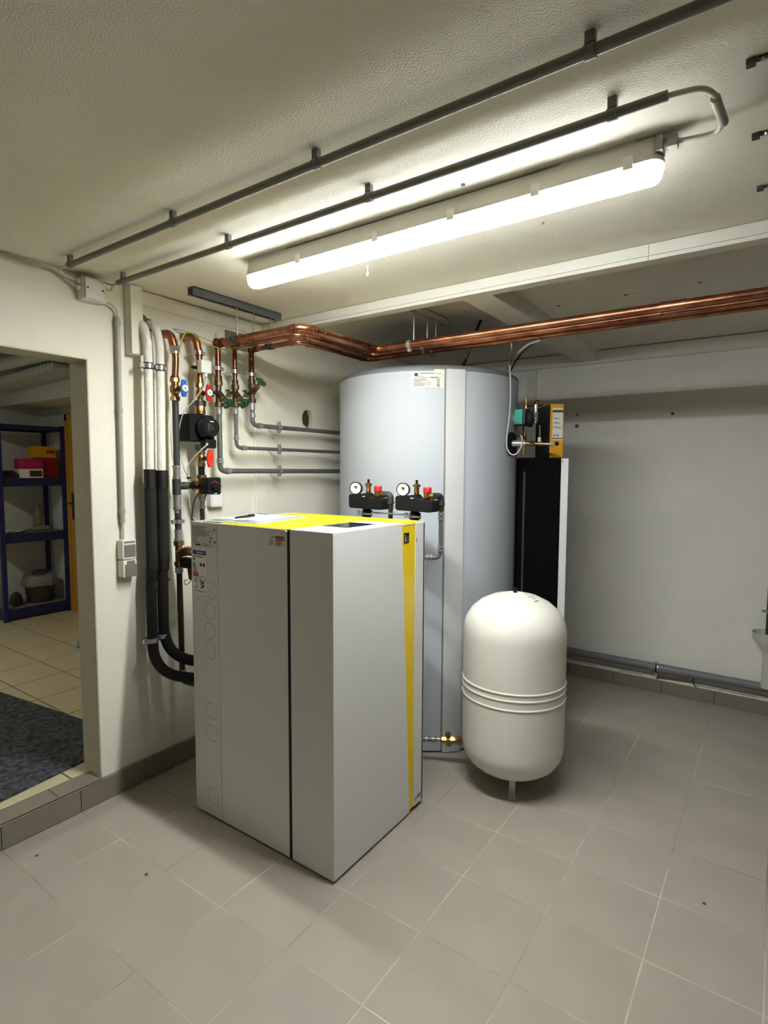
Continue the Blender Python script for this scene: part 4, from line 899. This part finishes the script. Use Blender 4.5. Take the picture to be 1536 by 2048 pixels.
loft([stadium(h*1.0, LA+h, LB_-h, 2.4195), stadium(h*.98, LA+h, LB_-h, 2.402), stadium(h*.86, LA+h, LB_-h, 2.386), stadium(h*.6, LA+h, LB_-h*1.02, 2.376)]).build('diffuser', 'diffuser', lp)
MB().box(-.91, .64, LYc-.022, LYc+.022, 2.4125, 2.4187).build('strip_carrier', 'white_plastic', lp, smooth=False)
MB().box(-.90, .63, LYc-.016, LYc+.016, 2.4115, 2.4127).build('light_strip', 'led_strip', lp, smooth=False)
for x in (-.62, -.25, .05, .33, .585):
    for s in (-1, 1):
        y = LYc+s*h*1.06; MB().box(x-.013, x+.013, y-.003, y+.003, 2.408, 2.442).build('clip', 'white_plastic', lp, bevel=.001)
for x in (-.80, .50): MB().box(x-.10, x+.10, LYc-.028, LYc+.028, ZC-.007, ZC-.0005).build('mounting_plate', 'white_plastic', lp, smooth=False)
MB().box(.652, .668, .395, .44, 2.436, 2.474).cyl((.665, .418, 2.455), (.70, .418, 2.455), .014, n=12).ring((.69, .418, 2.455), EX, .019, .022, 6).build('cable_gland', 'grey_plastic', lp)
# conduits on the ceiling
def conduit(y, x0, x1, clips, label):
    g = thing('conduit', label, 'conduit', (x0, y, 2.44))
    MB().cyl((x0, y, 2.448), (x1, y, 2.448), .0115, n=14).build('tube', 'conduit_shaded', g)
    for x in clips:
        MB().lathe((x-.011, y, 2.448), EX, [(.0145, 0), (.0145, .022), (.0118, .022), (.0118, 0)], 16).box(x-.010, x+.010, y-.008, y+.008, 2.462, ZC).build('clip', 'conduit_shaded', g)
    return g
conduit(-.040, -1.50, RX-.002, (-1.49, -.786, -.132, .603, 1.4), 'grey conduit on the ceiling running farther from the lamp')
conduit(.196, -1.545, .71, (-1.50, -.786, -.126, .591), 'grey conduit on the ceiling running right beside the lamp')
tag(MB().tube(bez([(.69, .196, 2.449), (.735, .203, 2.449), (.775, .215, 2.449), (.797, .255, 2.448), (.803, .31, 2.448), (.802, .37, 2.449), (.792, .415, 2.45), (.765, .425, 2.452), (.70, .418, 2.455)], 44), .0062, 9).build('lamp_cable', 'cable_cream'), 'short curved grey cable feeding the batten lamp', 'cable')
tag(MB().cyl((.797, .262, 2.446), (.806, .375, 2.444), .0105, n=12).build('cable_sleeve', 'conduit_grey'), 'short grey tube sleeve at the bend of the lamp cable', 'sleeve')
for k, (x, y) in enumerate(((.885, .234), (.885, .557), (.887, .890))):
    g = thing('ceiling_clip', ('empty metal ceiling clip nearest the viewer, at the right edge', 'empty metal ceiling clip, middle one at the right edge', 'empty metal ceiling clip nearest the beam, at the right edge')[k], 'clip', (x, y, ZC), 'empty ceiling clips')
    MB().box(x-.03, x+.05, y-.007, y+.007, ZC-.006, ZC-.0005).box(x-.03, x-.012, y-.010, y+.010, ZC-.012, ZC-.0005).box(x+.035, x+.05, y-.007, y+.007, ZC-.02, ZC-.0005).build('bracket', 'pipe_dark', g, bevel=.001)
    MB().lathe((x+.003, y, ZC-.006), (0, 0, -1), [(.008, 0), (.006, .004), (0, .005)], 10).build('screw', 'steel', g)

# ================================================================ ELECTRICS ON THE LEFT WALL
jx = thing('junction_box', 'white junction box on the wall under the ceiling', 'junction box', (LX, .13, 2.36))
B(LX, LX+.055, .074, .174, 2.362, 2.462).build('box_body', 'white_plastic', jx, bevel=.006)
lid = B(LX+.055, LX+.066, .080, .168, 2.366, 2.458).build('lid', 'white_plastic', jx, bevel=.004)
for (y, z) in ((.09, 2.412), (.158, 2.412)): MB().cyl((LX+.064, y, z), (LX+.0672, y, z), .0042, n=10).build('lid_screw', 'black_plastic', lid)
mb = MB(); mb.ring((LX+.03, .068, 2.44), EY, .011, .014, 10).ring((LX+.03, .068, 2.41), EY, .011, .014, 10).ring((LX+.03, .180, 2.375), EY, .011, .014, 10).ring((LX+.03, .180, 2.435), EY, .011, .014, 10)
build_each(mb, 'cable_entry', 'white_plastic', jx)
def cable(pts, r, m_, label, n=30): return tag(MB().tube(bez(pts, n), r, 8).build('cable', m_), label, 'cable')
cable([(LX+.006, -.9, 2.478), (LX+.006, -.3, 2.476), (LX+.006, -.06, 2.466), (LX+.012, .0, 2.445), (LX+.03, .07, 2.41)], .0055, 'cable_cream', 'cream cable sagging from the ceiling edge to the junction box')
cable([(-1.50, -.04, 2.448), (-1.56, -.038, 2.452), (-1.625, -.015, 2.455), (LX+.03, .02, 2.445), (LX+.03, .07, 2.44)], .005, 'cable_cream', 'cream cable joining the farther conduit to the junction box')
cable([(-1.545, .196, 2.448), (-1.60, .205, 2.446), (-1.64, .215, 2.437), (LX+.03, .20, 2.434), (LX+.03, .175, 2.435)], .005, 'cable_cream', 'cream cable joining the lamp conduit to the junction box')
cable([(-1.545, .196, 2.444), (-1.61, .20, 2.452), (-1.64, .17, 2.468), (LX+.03, .12, 2.474), (LX+.025, .08, 2.47)], .005, 'cable_cream', 'cream cable passing over the top of the junction box')
cable([(LX+.03, .18, 2.375), (LX+.03, .215, 2.372), (LX+.025, .243, 2.355), (LX+.02, .250, 2.325), (LX+.02, .250, 2.30)], .005, 'cable_cream', 'cream cable bending down into the wall conduit')
g = thing('wall_conduit', 'grey conduit running down the wall to the light switch', 'conduit', (LX+.02, .247, 1.34))
MB().cyl((LX+.020, .250, 2.325), (LX+.020, .245, 1.345), .0115, n=14).build('tube', 'conduit_grey', g)
for y, z in ((.250, 2.295), (.248, 1.885), (.246, 1.40)):
    MB().lathe((LX+.02, y, z-.011), UP, [(.0145, 0), (.0145, .022), (.0118, .022), (.0118, 0)], 16).box(LX, LX+.012, y-.010, y+.010, z-.010, z+.010).build('clip', 'conduit_grey', g)
MB().cyl((LX+.02, .2455, 1.255), (LX+.02, .2455, 1.35), .006, n=10).build('cable', 'cable_cream', g)
sw = thing('light_switch', 'grey and white surface light switch with socket below', 'switch', (LX, .258, 1.08))
B(LX, LX+.050, .222, .296, 1.165, 1.262).build('switch_body', 'white_plastic', sw, bevel=.008)
B(LX, LX+.052, .222, .297, 1.078, 1.163).build('socket_body', 'white_plastic', sw, bevel=.008)
B(LX+.046, LX+.0535, .231, .289, 1.178, 1.238).build('rocker', 'grey_switch', sw, bevel=.003)
B(LX+.047, LX+.0515, .231, .288, 1.246, 1.255).build('label_window', 'grey_switch', sw, bevel=.003)
B(LX+.048, LX+.058, .233, .292, 1.083, 1.143).build('socket_flap', 'grey_switch', sw, bevel=.003)
B(LX+.046, LX+.054, .242, .283, 1.143, 1.160).build('flap_hinge', 'grey_switch', sw, bevel=.002)

# ================================================================ REAR WALL DRAIN
dp = thing('drain_pipe', 'grey plastic drain pipe along the foot of the rear wall', 'pipe', (.3, 3.13, .15))
MB().cyl((-.70, 3.135, .190), (RX-.002, 3.135, .183), .029, n=20).build('pipe', 'drain_grey', dp)
MB().cyl((.27, 3.135, .186), (.50, 3.135, .185), .033, n=20).build('socket', 'drain_grey', dp)
MB().lathe((.285, 3.135, .186), EX, [(.035, 0), (.035, .022), (.0335, .022), (.0335, 0)], 24).box(.287, .305, 3.105, 3.118, .216, .240).box(.287, .305, 3.105, 3.118, .128, .152).build('pipe_clamp', 'steel', dp, bevel=.001)
MB().cyl((.288, 3.128, .19), (.300, 3.128, .19), .0375, n=20).build('clamp_inlay', 'black_plastic', dp)
tag(MB().tube(bez([(.53, 3.16, .148), (.525, 3.15, .125), (.54, 3.145, .104), (.55, 3.14, .100)], 10), .005, 6).build('wire_end', 'hole_dirt'), 'rusty wire end sticking out under the drain pipe', 'wire')
fn = thing('drain_funnel', 'pale plastic drain funnel on the rear wall at the right edge', 'funnel', (.945, 3.09, .2))
fc = V((.956, 3.095, 0))
MB().lathe(fc, UP, [(.036, .20), (.036, .43), (.040, .445), (.095, .52), (.100, .565), (.097, .565), (.091, .525), (.035, .45), (0, .45)], 28).build('funnel', 'ht_pipe', fn)
sp = thing('discharge_pipe', 'dark grey pipe ending above the pale drain funnel', 'pipe', (.956, 3.095, .55))
MB().cyl((.956, 3.095, .555), (.956, 3.095, 1.6), .026, n=18).build('pipe', 'pipe_dark', sp)
MB().lathe((.956, 3.095, .695), UP, [(.031, 0), (.031, .02), (.027, .02), (.027, 0)], 20).cyl((.956, 3.12, .705), (.956, BY, .705), .005, n=8).box(.905, .93, 3.085, 3.10, .697, .713).build('pipe_clamp', 'galv', sp, bevel=.001)

# floor debris
rnd = random.Random(21)
for (x, y, lab) in ((-1.50, -.26, 'tiny dark crumb on the tiles near the doorstep'), (-1.03, -.06, 'tiny dark crumb on the open tiles left of the heat pump'), (.80, 1.05, 'tiny brown fleck on the tiles at the right edge')):
    tag(MB().lathe((x, y, 0), UP, [(.005, 0), (.007, .002), (0, .004)], 6).build('crumb', 'hole_dirt'), lab, 'crumb')
